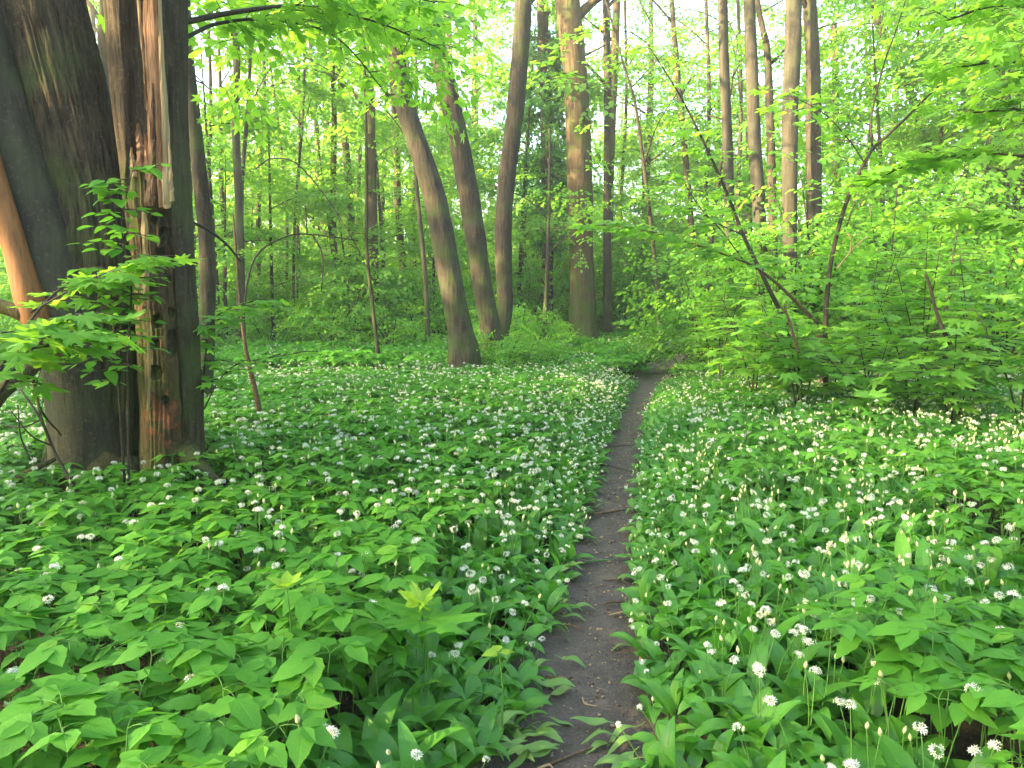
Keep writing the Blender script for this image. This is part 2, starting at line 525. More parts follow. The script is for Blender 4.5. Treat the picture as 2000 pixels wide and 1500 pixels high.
# ------------------------------------------------------------------ the setting: ground and path
PATH_PX = [(1105, 1640), (1122, 1500), (1148, 1400), (1156, 1300), (1164, 1200), (1180, 1100), (1192, 1000), (1212, 900),
           (1225, 850), (1242, 800), (1266, 750), (1302, 702), (1350, 675), (1420, 655)]
PATH = np.array([atz(px, py, 0.0)[:2] for px, py in PATH_PX])
PATH = np.vstack([[0.05, -1.0], [0.12, 0.6], PATH])
PC = catmull(np.column_stack([PATH, np.zeros(len(PATH))]), 260)[:, :2]

def path_dist(X, Y):
    """signed distance to path centre line, + right"""
    X, Y = np.asarray(X, float), np.asarray(Y, float)
    xc = np.interp(Y, PC[:, 1], PC[:, 0])
    sl_ = np.interp(Y, PC[:, 1], np.gradient(PC[:, 0]) / (np.gradient(PC[:, 1]) + 1e-9))
    return (X - xc) / np.sqrt(1 + sl_ ** 2)

def ground_z(X, Y):
    X, Y = np.asarray(X, float), np.asarray(Y, float)
    P = np.stack([X * 0.35, Y * 0.35, np.zeros_like(X)], -1)
    b = 0.05 * vnoise(P, 5) + 0.012 * vnoise(P * 9, 6)
    d = np.abs(path_dist(X, Y))
    k = np.clip((d - 0.12) / 0.25, 0, 1)
    return b * (0.25 + 0.75 * k) + 0.045 * (k - 1) - 0.0

def path_half(Y):
    return np.interp(Y, [0, 1.9, 2.5, 3.2, 5, 9, 12, 20], [0.185, 0.17, 0.145, 0.15, 0.14, 0.15, 0.17, 0.20])

def grid_mesh(xs, ys, zf):
    X, Y = np.meshgrid(xs, ys)
    V = np.stack([X, Y, zf(X, Y)], -1).reshape(-1, 3)
    nx = len(xs)
    i = np.arange((len(ys) - 1) * (nx - 1))
    a = (i // (nx - 1)) * nx + i % (nx - 1)
    F = np.stack([a, a + 1, a + 1 + nx, a + nx], -1).tolist()
    return V, F

xs = np.concatenate([np.linspace(-150, -12, 30), np.linspace(-11.5, -1.5, 60), np.linspace(-1.45, 3.5, 180), np.linspace(3.6, 12, 50), np.linspace(13, 150, 30)])
ys = np.concatenate([np.linspace(-60, -1, 12), np.linspace(-0.8, 8, 260), np.linspace(8.1, 22, 120), np.linspace(23, 220, 50)])
V, F = grid_mesh(xs, ys, lambda X, Y: ground_z(X, Y) - .03 * np.clip((path_half(Y) + .20 - np.abs(path_dist(X, Y))) / .06, 0, 1))
mg, nt, out = newmat('forest_soil'); n = N(nt)
geo = n('ShaderNodeNewGeometry')
a = n('ShaderNodeTexNoise', {'Vector': geo.outputs['Position'], 'Scale': 14.0, 'Detail': 6.0, 'Roughness': 0.7})
b = n('ShaderNodeTexVoronoi', {'Vector': geo.outputs['Position'], 'Scale': 38.0})
col = n.ramp(a.outputs[0], [(0.3, (0.016, 0.013, 0.009)), (0.6, (0.045, 0.034, 0.022)), (0.75, (0.07, 0.055, 0.034))])
col = n.mix(n.math('MULTIPLY', n.math('LESS_THAN', b.outputs[0], 0.16), 0.5), col, rgb(0.10, 0.075, 0.045))
bp = n('ShaderNodeBump', {'Height': n.math('ADD', a.outputs[0], n.math('MULTIPLY', b.outputs[0], 0.4)), 'Strength': 0.8, 'Distance': 0.02})
p = n('ShaderNodeBsdfPrincipled', {'Base Color': col, 'Roughness': 0.95, 'Specular IOR Level': 0.15, 'Normal': bp.outputs[0]})
nt.links.new(p.outputs[0], out.inputs[0])
tag(MB().add(V, F).obj('ground', mg), kind='structure')

# the trodden path: its own sheet, a little above the soil, with heel marks and crumbs
mp_, nt, out = newmat('trodden_earth'); n = N(nt)
geo = n('ShaderNodeNewGeometry')
a = n('ShaderNodeTexNoise', {'Vector': geo.outputs['Position'], 'Scale': 9.0, 'Detail': 8.0, 'Roughness': 0.7})
a2 = n('ShaderNodeTexNoise', {'Vector': geo.outputs['Position'], 'Scale': 90.0, 'Detail': 4.0, 'Roughness': 0.7})
b = n('ShaderNodeTexVoronoi', {'Vector': geo.outputs['Position'], 'Scale': 95.0})
col = n.ramp(a.outputs[0], [(0.28, (0.040, 0.028, 0.020)), (0.55, (0.066, 0.051, 0.039)), (0.78, (0.13, 0.098, 0.071))])
col = n.mix(n.math('MULTIPLY', n.math('SUBTRACT', a2.outputs[0], 0.45, clamp=True), 2.0, clamp=True), col, rgb(0.14, 0.115, 0.09))
col = n.mix(n.math('MULTIPLY', n.math('LESS_THAN', b.outputs[0], 0.13), 0.6), col, rgb(0.20, 0.14, 0.085))
bp = n('ShaderNodeBump', {'Height': n.math('ADD', a.outputs[0], n.math('ADD', n.math('MULTIPLY', b.outputs[0], 0.25), n.math('MULTIPLY', a2.outputs[0], 0.4))), 'Strength': 0.9, 'Distance': 0.02})
p = n('ShaderNodeBsdfPrincipled', {'Base Color': col, 'Roughness': 0.75, 'Specular IOR Level': 0.3, 'Normal': bp.outputs[0]})
nt.links.new(p.outputs[0], out.inputs[0])
us = np.linspace(-1, 1, 25)
iy = np.concatenate([np.linspace(0.6, 5, 300), np.linspace(5.05, 19, 160)])
xc = np.interp(iy, PC[:, 1], PC[:, 0])
V = []
for y, x in zip(iy, xc):
    h = path_half(y) + 0.16
    for u in us:
        V.append((x + u * h * (1 + 0.12 * math.sin(y * 5.1) + 0.08 * math.sin(y * 13)), y, 0))
V = np.array(V)
V[:, 2] = ground_z(V[:, 0], V[:, 1]) + 0.006 + 0.006 * fbm(np.column_stack([V[:, :2] * 9, V[:, 2] * 0]), 9, 3)
F = []
for i in range(len(iy) - 1):
    for j in range(24):
        q = i * 25 + j
        F.append((q, q + 1, q + 26, q + 25))
tag(MB().add(V, F).obj('dirt_path', mp_), kind='structure')
# ------------------------------------------------------------------ ground flora: how one plant is put together
def elder_spec(rs, h=0.30, mult=1.0):
    """a petiole topped by three rays of three leaflets: list of (kind, data)"""
    L = []
    lx, ly = rs.uniform(-.05, .05), rs.uniform(-.05, .05)
    top = Vector((lx, ly, h))
    stem = [(0, 0, -0.03), (lx * .25, ly * .25, h * .5), tuple(top)]
    L.append(('stem', tube(stem, [0.0020, 0.0017, 0.0013], 5, 5)))
    a0 = rs.uniform(0, 6.28)
    for q in range(3):
        a = a0 + (q - 1) * R(rs.uniform(84, 104)) if rs.random() < .7 else a0 + q * R(120)
        rl = rs.uniform(.030, .055) * (1.15 if q == 1 else 1) * mult
        d = Vector((math.cos(a), math.sin(a), rs.uniform(-.05, .28)))
        end = top + d * rl
        L.append(('stem', tube([tuple(top), tuple((top + end) / 2 + Vector((0, 0, .006))), tuple(end)], [.0012, .0010, .0008], 4, 4)))
        for s in (-1, 0, 1):
            b = a + s * R(rs.uniform(58, 82))
            sz = rs.uniform(.066, .092) * (1.1 if s == 0 else .92) * mult
            tilt = rs.uniform(-.45, .12)
            M_ = Matrix.Translation(end) @ Euler((0, 0, b - math.pi / 2)).to_matrix().to_4x4() @ Euler((tilt, rs.uniform(-.28, .28), 0)).to_matrix().to_4x4() @ Matrix.Scale(sz, 4)
            L.append(('leaflet', rs.randrange(5), M_))
    return L

def umbel_parts(rs, n=11, r=0.0165, half=True):
    out_ = []
    for k in range(n):
        z = rs.uniform(.0, 1); a = k * 2.4 + rs.uniform(-.3, .3)
        q = math.sqrt(max(0, 1 - z * z))
        d = Vector((q * math.cos(a), q * math.sin(a), z * .75))
        out_.append((d * r * rs.uniform(.5, 1.15), align(d)))
    return out_

def garlic_spec(rs, nl=3, flowers=('umbel',), lean=None):
    L = []
    a0 = rs.uniform(0, 6.28)
    for k in range(nl):
        a = a0 + k * 6.28 / nl + rs.uniform(-.5, .5)
        sz = rs.uniform(.80, 1.10)
        M_ = Matrix.Translation((rs.uniform(-.012, .012), rs.uniform(-.012, .012), -.02)) @ Euler((rs.uniform(-.15, .15), rs.uniform(-.15, .15), a)).to_matrix().to_4x4() @ Matrix.Scale(sz, 4)
        L.append(('gleaf', rs.randrange(7), M_))
    for f in flowers:
        a = rs.uniform(0, 6.28); ln = rs.uniform(.0, .07)
        h = rs.uniform(.24, .31)
        top = Vector((ln * math.cos(a), ln * math.sin(a), h))
        L.append(('stalk', tube([(0, 0, -.02), (top.x * .3, top.y * .3, h * .55), tuple(top)], [.0024, .0020, .0015], 5, 5)))
        tilt = Euler((rs.uniform(-.35, .35), rs.uniform(-.35, .35), a)).to_matrix().to_4x4()
        L.append((f, Matrix.Translation(top) @ tilt))
    return L

def join_spec(mb, spec, X=Matrix(), lo=False):
    """materials: 0 leaf, 1 stem, 2 petal, 3 bud, 4 garlic leaf"""
    for it in spec:
        if it[0] in ('stem', 'stalk'):
            if lo and it[0] == 'stem': continue
            mb.add(*it[1], mat=1, M=X)
        elif it[0] == 'leaflet':
            T = SLEAF_LO[it[1] % 3] if lo else LEAFLET[it[1]]
            mb.add(*T, mat=0, M=X @ it[2])
        elif it[0] == 'gleaf':
            T = GLEAF_LO[it[1]] if lo else GLEAF[it[1]]
            mb.add(*T, mat=4, M=X @ it[2])
        elif it[0] == 'bud':
            mb.add(*BUD, mat=3, M=X @ it[1])
        elif it[0] == 'umbel':
            if lo:
                for k in range(4):
                    mb.add(*FLOR, mat=2, M=X @ it[1] @ tm((random.uniform(-.012, .012), random.uniform(-.012, .012), .012 + random.uniform(-.006, .01)), (random.uniform(-.7, .7), random.uniform(-.7, .7), k), 1.5))
            else:
                for d, al in umbel_parts(random):
                    mb.add(*FLOR, mat=2, M=X @ it[1] @ Matrix.Translation(d) @ al)
                    mb.add(*tube([(0, 0, 0), tuple(d)], [.0008, .0006], 3, 2, cap=False), mat=1, M=X @ it[1])

GLEAF_LO = [garlic_leaf(L, w, a0, a1, tw, n=5) for (L, w, a0, a1, tw) in
            ((0.27, 0.034, 6, 95, .2), (0.25, 0.036, 12, 125, -.3), (0.29, 0.031, 4, 75, .4), (0.24, 0.038, 20, 118, -.1), (0.28, 0.035, 10, 140, .5), (0.22, 0.032, 14, 60, -.5), (0.30, 0.037, 16, 108, 0.0))]
PM = [M['elder'], M['stem'], M['petal'], M['bud'], M['garlic']]

ELD = [elder_spec(random, h, m) for h, m in ((.30, 1.0), (.33, 1.1), (.27, .95), (.31, 1.05), (.35, 1.1), (.25, .9), (.29, 1.15))]
GAR = [garlic_spec(random, nl, fl) for nl, fl in ((3, ('umbel',)), (4, ('umbel',)), (3, ('umbel', 'umbel')), (3, ('bud',)), (4, ('bud', 'umbel')), (3, ('bud', 'bud')), (3, ()), (4, ()), (5, ()), (3, ()))]
G_UMB, G_BUD, G_NONE = [0, 1, 2, 4], [3, 5, 4], [6, 7, 8, 9]

# ---- where plants grow
def zone(X, Y):
    """probability of ground elder"""
    d = path_dist(X, Y)
    nz = vnoise(np.stack([X * 0.9, Y * 0.9, X * 0], -1), 21)
    nz2 = vnoise(np.stack([X * 2.4, Y * 2.4, X * 0], -1), 23)
    left = np.clip((-d - 0.42) / 0.5, 0, 1) * np.interp(Y, [0, 3.0, 4.5, 6.5, 9, 14], [1.0, .97, .85, .62, .60, .55])
    right = np.clip((d - 0.55) / 0.35, 0, 1) * (0.12 + 0.95 * ((Y > 2.3) & (Y < 4.6) & (X > 1.7 + .2 * Y)) + .85 * ((Y < 2.2) & (X > 1.05)))
    p_ = np.where(d < 0, left, right)
    return np.clip(p_ + 0.25 * nz * (p_ > .05) + .15 * nz2 * (p_ > .05), 0, 1)

def flower_prob(X, Y):
    d = path_dist(X, Y)
    L_ = np.interp(Y, [0, 1.9, 2.6, 3.5, 5, 7.5, 10, 15, 22], [.2, .25, .42, .62, .78, .8, .7, .5, .3])
    R_ = np.interp(Y, [0, 1.9, 3.0, 5, 8, 10, 15, 22], [.48, .48, .48, .46, .42, .35, .4, .4])
    nz = vnoise(np.stack([X * 0.5, Y * 0.5, X * 0], -1), 31)
    return np.clip(np.where(d < 0, L_, R_) * (1 + .35 * nz), 0, 1)

def jitter_points(y0, y1, step, side=1.08, xpad=.35):
    out_ = []
    y = y0
    while y < y1:
        half = 1000 / FPX * y * side + xpad
        xs_ = np.arange(-half, half, step) + rng.uniform(-.5, .5) * step
        out_.append(np.column_stack([xs_ + rng.uniform(-.46, .46, len(xs_)) * step, y + rng.uniform(-.46, .46, len(xs_)) * step]))
        y += step
    return np.concatenate(out_)

LT = atd(250, 900, 4.55)          # the big left tree's foot
def blocked(X, Y):
    return ((X - LT[0]) / .62) ** 2 + ((Y - LT[1]) / .50) ** 2 < 1

Pn = jitter_points(1.0, 11.0, .076)
d = path_dist(Pn[:, 0], Pn[:, 1])
keep = (np.abs(d) > path_half(Pn[:, 1]) + .02 + np.where(d < 0, .04 * np.clip((3.6 - Pn[:, 1]) / .8, 0, 1), 0)) & ~blocked(Pn[:, 0], Pn[:, 1])
Pn = Pn[keep]; d = d[keep]
pe = zone(Pn[:, 0], Pn[:, 1])
is_e = rng.uniform(0, 1, len(Pn)) < pe
# elder plants are broad: thin them
thin = is_e & (rng.uniform(0, 1, len(Pn)) < .06)
Pn, d, is_e = Pn[~thin], d[~thin], is_e[~thin]
under = is_e & (rng.uniform(0, 1, len(Pn)) < np.interp(Pn[:, 1], [1.5, 3, 4, 9], [.12, .25, .45, .45]))      # a garlic flower pushing through the elder
fl = rng.uniform(0, 1, len(Pn)) < flower_prob(Pn[:, 0], Pn[:, 1]) * np.where(is_e, .0, 1)
gz = ground_z(Pn[:, 0], Pn[:, 1])
scl = .82 * rng.uniform(.85, 1.22, len(Pn)) * np.where(is_e, 1.0 + .10 * vnoise(np.column_stack([Pn * .8, gz * 0]), 3), 1.0)
far_low = np.clip((Pn[:, 1] - 7) / 4, 0, 1) * np.clip(1 - np.abs(d - .5) / 1.3, 0, 1)
scl *= 1 - .5 * far_low
scl *= np.clip(.62 + (np.abs(d) - .15) * 1.1, .62, 1.0)          # lower at the path edge
rz = rng.uniform(0, 6.283, len(Pn))
scl *= 1 + .10 * np.clip((2.9 - Pn[:, 1]) / 1.2, 0, 1) * is_e
tilt = rng.normal(0, .09, (len(Pn), 2))
# edge plants lean over the path
edge = np.clip(1 - (np.abs(d) - .2) / .22, 0, 1) * .35
var = np.zeros(len(Pn), int)
for i in range(len(Pn)):
    if is_e[i]: var[i] = rng.integers(0, len(ELD))
    elif fl[i]:
        openp = .8 if d[i] < 0 else .42
        var[i] = rng.choice(G_UMB) if rng.random() < openp else rng.choice(G_BUD)
    else: var[i] = rng.choice(G_NONE)

dist = np.hypot(Pn[:, 0], Pn[:, 1])
pxy = np.array([project(x, y, z + .27) for (x, y), z in zip(Pn, gz)])
inview = (pxy[:, 0] > -30) & (pxy[:, 0] < 2030) & (pxy[:, 1] < 1530) & (Pn[:, 1] > 1.25)
order = np.argsort(np.where(inview, Pn[:, 1], 99))
near_e = [i for i in order if inview[i] and is_e[i]][:170]
near_g = [i for i in order if inview[i] and not is_e[i]][:190]
single = np.zeros(len(Pn), bool); single[near_e] = True; single[near_g] = True

ORD = ['first', 'second', 'third', 'fourth', 'fifth', 'sixth', 'seventh', 'eighth', 'ninth', 'tenth', 'eleventh', 'twelfth', 'thirteenth', 'fourteenth',
       'fifteenth', 'sixteenth', 'seventeenth', 'eighteenth', 'nineteenth', 'twentieth']
def ordinal(k): return ORD[k] if k < 20 else '%dth' % (k + 1)
def uniq(items, what='of its kind there'):
    """items: (object, base label, photo x). adds 'nth from left' where a base label repeats"""
    by = {}
    for o, b_, x in items: by.setdefault(b_, []).append((x, o))
    for b_, L in by.items():
        if len(L) == 1: L[0][1]['label'] = b_
        else:
            L.sort(key=lambda t: t[0])
            for k, (x, o) in enumerate(L):
                o['label'] = b_ + (', leftmost' if k == 0 else ', rightmost' if k == len(L) - 1 else ', %s from left' % ordinal(k)) + (' ' + what if len(b_.split()) < 11 else '')

def where_words(px, py, dd):
    row = 'along the bottom edge' if py > 1380 else 'near the bottom' if py > 1250 else 'in the lower front' if py > 1140 else 'higher up'
    if abs(dd) < .45: col_ = 'on the %s path lip' % ('left' if dd < 0 else 'right')
    elif dd < 0: col_ = 'in the left corner' if px < 250 else 'left of the path' if px > 640 else 'below the big tree'
    else: col_ = 'right of the path' if px < 1700 else 'by the right edge'
    return col_ + ' ' + row

def place(i):
    E = Euler((tilt[i, 0], tilt[i, 1], rz[i]))
    if edge[i] > 0:
        lean = Matrix.Rotation(edge[i] * (1 if d[i] < 0 else -1), 3, 'Y')
        E = (lean @ E.to_matrix()).to_euler()
    return E

def build_proto(spec, leafmat, name):
    """one plant with its parts; returns (list of (part name, mesh, matrix, [sub-parts]))"""
    L = []
    mb = None
    nst = 0
    for it in spec:
        if it[0] == 'stem':
            mb = mb or MB(); mb.add(*it[1])
        elif it[0] == 'leaflet': L.append(('leaflet', tmesh('leaflet', it[1], M['elder']), it[2], []))
        elif it[0] == 'gleaf': L.append(('leaf', tmesh('gleaf', it[1], M['garlic']), it[2], []))
        elif it[0] == 'stalk': L.append(('flower_stalk', MB().add(*it[1]).mesh('flower_stalk', M['stem']), Matrix(), []))
        elif it[0] == 'bud': L.append(('bud', tmesh('bud', 0, M['bud']), it[1], []))
        elif it[0] == 'umbel':
            ub = MB(); subs = []
            for dd, al in umbel_parts(random):
                ub.add(*tube([(0, 0, 0), tuple(dd)], [.0008, .0006], 3, 2, cap=False))
                subs.append(('floret', tmesh('floret', 0, M['petal']), Matrix.Translation(dd) @ al))
            L.append(('flower_head', ub.mesh('flower_head', M['stem']), it[1], subs))
    if mb: L.append(('stem', mb.mesh('stem', M['stem']), Matrix(), []))
    return L

EP = [build_proto(s, M['elder'], 'e') for s in ELD]
GP = [build_proto(s, M['garlic'], 'g') for s in GAR]
def put_plant(name, proto, loc, rot, s, cat, group, florets=True):
    root = empty(name, loc); root.rotation_euler = rot; root.scale = (s, s, s)
    for (nm, me, mt, subs) in proto:
        o = part(nm, me, root, mt)
        for (n2, m2, t2) in subs: part(n2, m2, o, t2)
    return tag(root, cat=cat, group=group)

items = []
for i in near_e:
    o = put_plant('ground_elder', EP[var[i]], (Pn[i, 0], Pn[i, 1], gz[i]), place(i), scl[i], 'plant', 'ground elder plants in the foreground')
    hh = 'tall' if scl[i] > .95 else 'low' if scl[i] < .78 else 'leafy'
    items.append((o, hh + ' ground elder ' + where_words(*pxy[i], d[i]), pxy[i, 0]))
for i in near_g:
    o = put_plant('wild_garlic', GP[var[i]], (Pn[i, 0], Pn[i, 1], gz[i]), place(i), scl[i], 'plant', 'wild garlic plants in the foreground')
    st = {0: 'with one bloom', 1: 'with one bloom', 2: 'with two blooms', 3: 'with one bud', 4: 'with bud and bloom', 5: 'with two buds'}.get(var[i], 'in leaf only')
    items.append((o, 'garlic ' + st + ' ' + where_words(*pxy[i], d[i]), pxy[i, 0]))
uniq(items, 'there')

def src(spec, lo, nm):
    mb = MB(); join_spec(mb, spec, lo=lo)
    return source(nm, mb.mesh(nm, PM))
SE = [src(s, False, 'elder_source') for s in ELD]
SG = [src(s, False, 'garlic_source') for s in GAR]
for nm, mask, S_ in (('ground_elder_carpet', is_e & ~single, SE), ('wild_garlic_carpet', ~is_e & ~single, SG)):
    I = np.where(mask)[0]
    E_ = np.array([place(i)[:] for i in I])
    scatter(nm, np.column_stack([Pn[I], gz[I]]), E_, scl[I], S_, idx=var[I])
# flowers that push up through the elder
I = np.where(under)[0]
off = rng.uniform(-.05, .05, (len(I), 2))
fonly = []
for k in range(3):
    mb = MB(); join_spec(mb, [('stalk', tube([(0, 0, -.02), (.01, 0, .2), (.015, .01, .36)], [.0024, .002, .0015], 5, 5)), ('umbel' if k < 2 else 'bud', Matrix.Translation((.015, .01, .36)))])
    fonly.append(source('flower_source', mb.mesh('flower_source', PM)))
nf = flower_prob(Pn[I, 0], Pn[I, 1]) > rng.uniform(0, .6, len(I))
I = I[nf]; off = off[nf]
scatter('wild_garlic_flowers', np.column_stack([Pn[I] + off, gz[I]]), np.column_stack([rng.normal(0, .1, (len(I), 2)), rng.uniform(0, 6, len(I))]), rng.uniform(.78, .98, len(I)), fonly)

# beyond eleven metres: whole tufts at once
def tuft(kind):
    mb = MB()
    for _ in range(44):
        x, y = random.uniform(-.4, .4), random.uniform(-.4, .4)
        s = random.uniform(.9, 1.25)
        X = tm((x, y, 0), (random.gauss(0, .1), random.gauss(0, .1), random.uniform(0, 6.28)), s)
        e = random.random() < {'mix': .5, 'elder': .9, 'garlic': .08, 'plain': .6}[kind]
        if e: join_spec(mb, random.choice(ELD), X, lo=True)
        else:
            k = random.choice(G_NONE) if (kind == 'plain' or random.random() < .52) else random.choice(G_UMB + [3])
            join_spec(mb, GAR[k], X, lo=True)
    return source('tuft_source', mb.mesh('tuft_source', PM))
TU = [tuft('mix'), tuft('mix'), tuft('elder'), tuft('garlic'), tuft('garlic'), tuft('plain'), tuft('plain')]
Pt = jitter_points(11.0, 30.0, .46)
dt = path_dist(Pt[:, 0], Pt[:, 1])
kp = (np.abs(dt) > .52) | (Pt[:, 1] > 18)
Pt = Pt[kp]
ti = np.where(Pt[:, 1] > 19, rng.choice([5, 6, 2, 0], len(Pt)), rng.choice([0, 1, 2, 3, 4, 3], len(Pt)))
scatter('herb_carpet_beyond', np.column_stack([Pt, ground_z(Pt[:, 0], Pt[:, 1])]), np.column_stack([rng.normal(0, .04, (len(Pt), 2)), rng.uniform(0, 6.28, len(Pt))]), rng.uniform(.85, 1.15, len(Pt)) * (1 - .55 * np.clip(1 - np.abs(dt[kp] - .6) / 1.6, 0, 1)), TU, idx=ti)
Pt = jitter_points(30.0, 60.0, 1.1)
scatter('far_undergrowth_carpet', np.column_stack([Pt, ground_z(Pt[:, 0], Pt[:, 1])]), np.column_stack([rng.normal(0, .04, (len(Pt), 2)), rng.uniform(0, 6.28, len(Pt))]), rng.uniform(1.8, 2.6, len(Pt)), TU[5:], idx=None)

# ------------------------------------------------------------------ foliage pieces shared by the crowns
def sprig(kind, nleaf, L, size, lo=True, side=3):
    mb = MB()
    def twig(P0, ang, ln, k):
        d = Vector((math.sin(ang), math.cos(ang), 0))
        p1 = P0 + d * ln * .5 + Vector((0, 0, .03 * ln)); p2 = P0 + d * ln + Vector((0, 0, -.12 * ln))
        mb.add(*tube([tuple(P0), tuple(p1), tuple(p2)], [.004 * L, .003 * L, .0015 * L], 3, 3, cap=False), mat=1)
        for j in range(k):
            t = (j + .7) / k
            q = P0 + d * ln * t + Vector((0, 0, .02 - .13 * ln * t * t))
            sgn = 1 if j % 2 else -1
            a = ang + sgn * R(random.uniform(35, 75)) if j < k - 1 else ang
            s = size * random.uniform(.75, 1.15)
            X = Matrix.Translation(q) @ Euler((0, 0, -a)).to_matrix().to_4x4() @ Euler((random.uniform(-.55, .15), random.uniform(-.45, .45), 0)).to_matrix().to_4x4() @ Matrix.Scale(s, 4)
            T = random.choice(MLEAF_LO) if kind == 'maple' else random.choice(SLEAF_LO)
            mb.add(*T, mat=0, M=X)
    k = nleaf // (side + 1)
    twig(Vector((0, 0, 0)), 0, L, k)
    for s in range(side):
        t = (s + .6) / (side + .4)
        twig(Vector((0, L * t * .8, 0)), (1 if s % 2 else -1) * R(random.uniform(35, 60)), L * random.uniform(.45, .65), k)
    return mb

def sources(nm, kind, n_, nleaf, L, size, mat, side=3):
    return [source(nm, sprig(kind, nleaf, L, size, side=side).mesh(nm, [mat, M['twig']])) for _ in range(n_)]
SP_MAPLE = sources('maple_sprig', 'maple', 4, 14, .62, .135, M['maple'])
SP_LIME = sources('lime_sprig', 'lime', 4, 26, .62, .085, M['lime'])
SP_FAR = sources('far_sprig', 'lime', 5, 36, .95, .125, M['far'], 4)
SP_FARM = sources('far_maple_sprig', 'maple', 3, 24, .95, .17, M['far'], 4)
SP_IVY = sources('ivy_sprig', 'maple', 3, 22, .34, .075, M['ivy'], 3)
SP_BUSH = sources('bush_sprig', 'lime', 4, 30, .50, .070, M['lime'], 4)

def cloud(n_, c, r, th=-.1, fr=.8, seed=1, shell=0.0):
    """points in an ellipsoid, gated by noise so that the crown has lumps and gaps"""
    out_ = []
    c, r = np.array(c, float), np.array(r, float)
    while sum(len(o) for o in out_) < n_:
        u = rng.normal(0, 1, (n_ * 2, 3)); u /= np.linalg.norm(u, axis=1)[:, None]
        u *= (rng.uniform(shell, 1, len(u)) ** (1 / 2.4))[:, None]
        P = u * r + c
        g = fbm(P * fr, seed, 2) > th
        out_.append(P[g])
    return np.concatenate(out_)[:n_]

def leaf_rot(P, c, tiltsd=.3, droop=.25):
    P = np.asarray(P)
    n_ = len(P)
    az = np.arctan2(P[:, 0] - c[0], P[:, 1] - c[1])
    return np.column_stack([rng.normal(-droop, tiltsd, n_), rng.normal(0, tiltsd, n_), -az + rng.normal(0, .9, n_)])

def crown(name, parent, P, c, srcs, smin=.8, smax=1.25, tiltsd=.3, droop=.25):
    return scatter(name, P, leaf_rot(P, c, tiltsd, droop), rng.uniform(smin, smax, len(P)), srcs, parent)

def bark_fn(seed, amp=.05, fr=6, ridge=0.0, rf=7):
    def f(pos, th, s):
        o = amp * fbm(pos * np.array([fr, fr, fr * .35]), seed, 3)
        if ridge:
            q = np.stack([np.cos(th) * rf, np.sin(th) * rf, s * 1.6], -1)
            o = o - ridge * np.clip(1 - np.abs(vnoise(q, seed + 9)) * 3.2, 0, 1)
        return o
    return f

def add_tube(name, P, rad, mat, parent, nseg=8, nring=12, bark=None):
    return MB().add(*tube(P, rad, nseg, nring, bark)).obj(name, mat, parent)

def gy(D): return HOR + CAMH * FPX / D

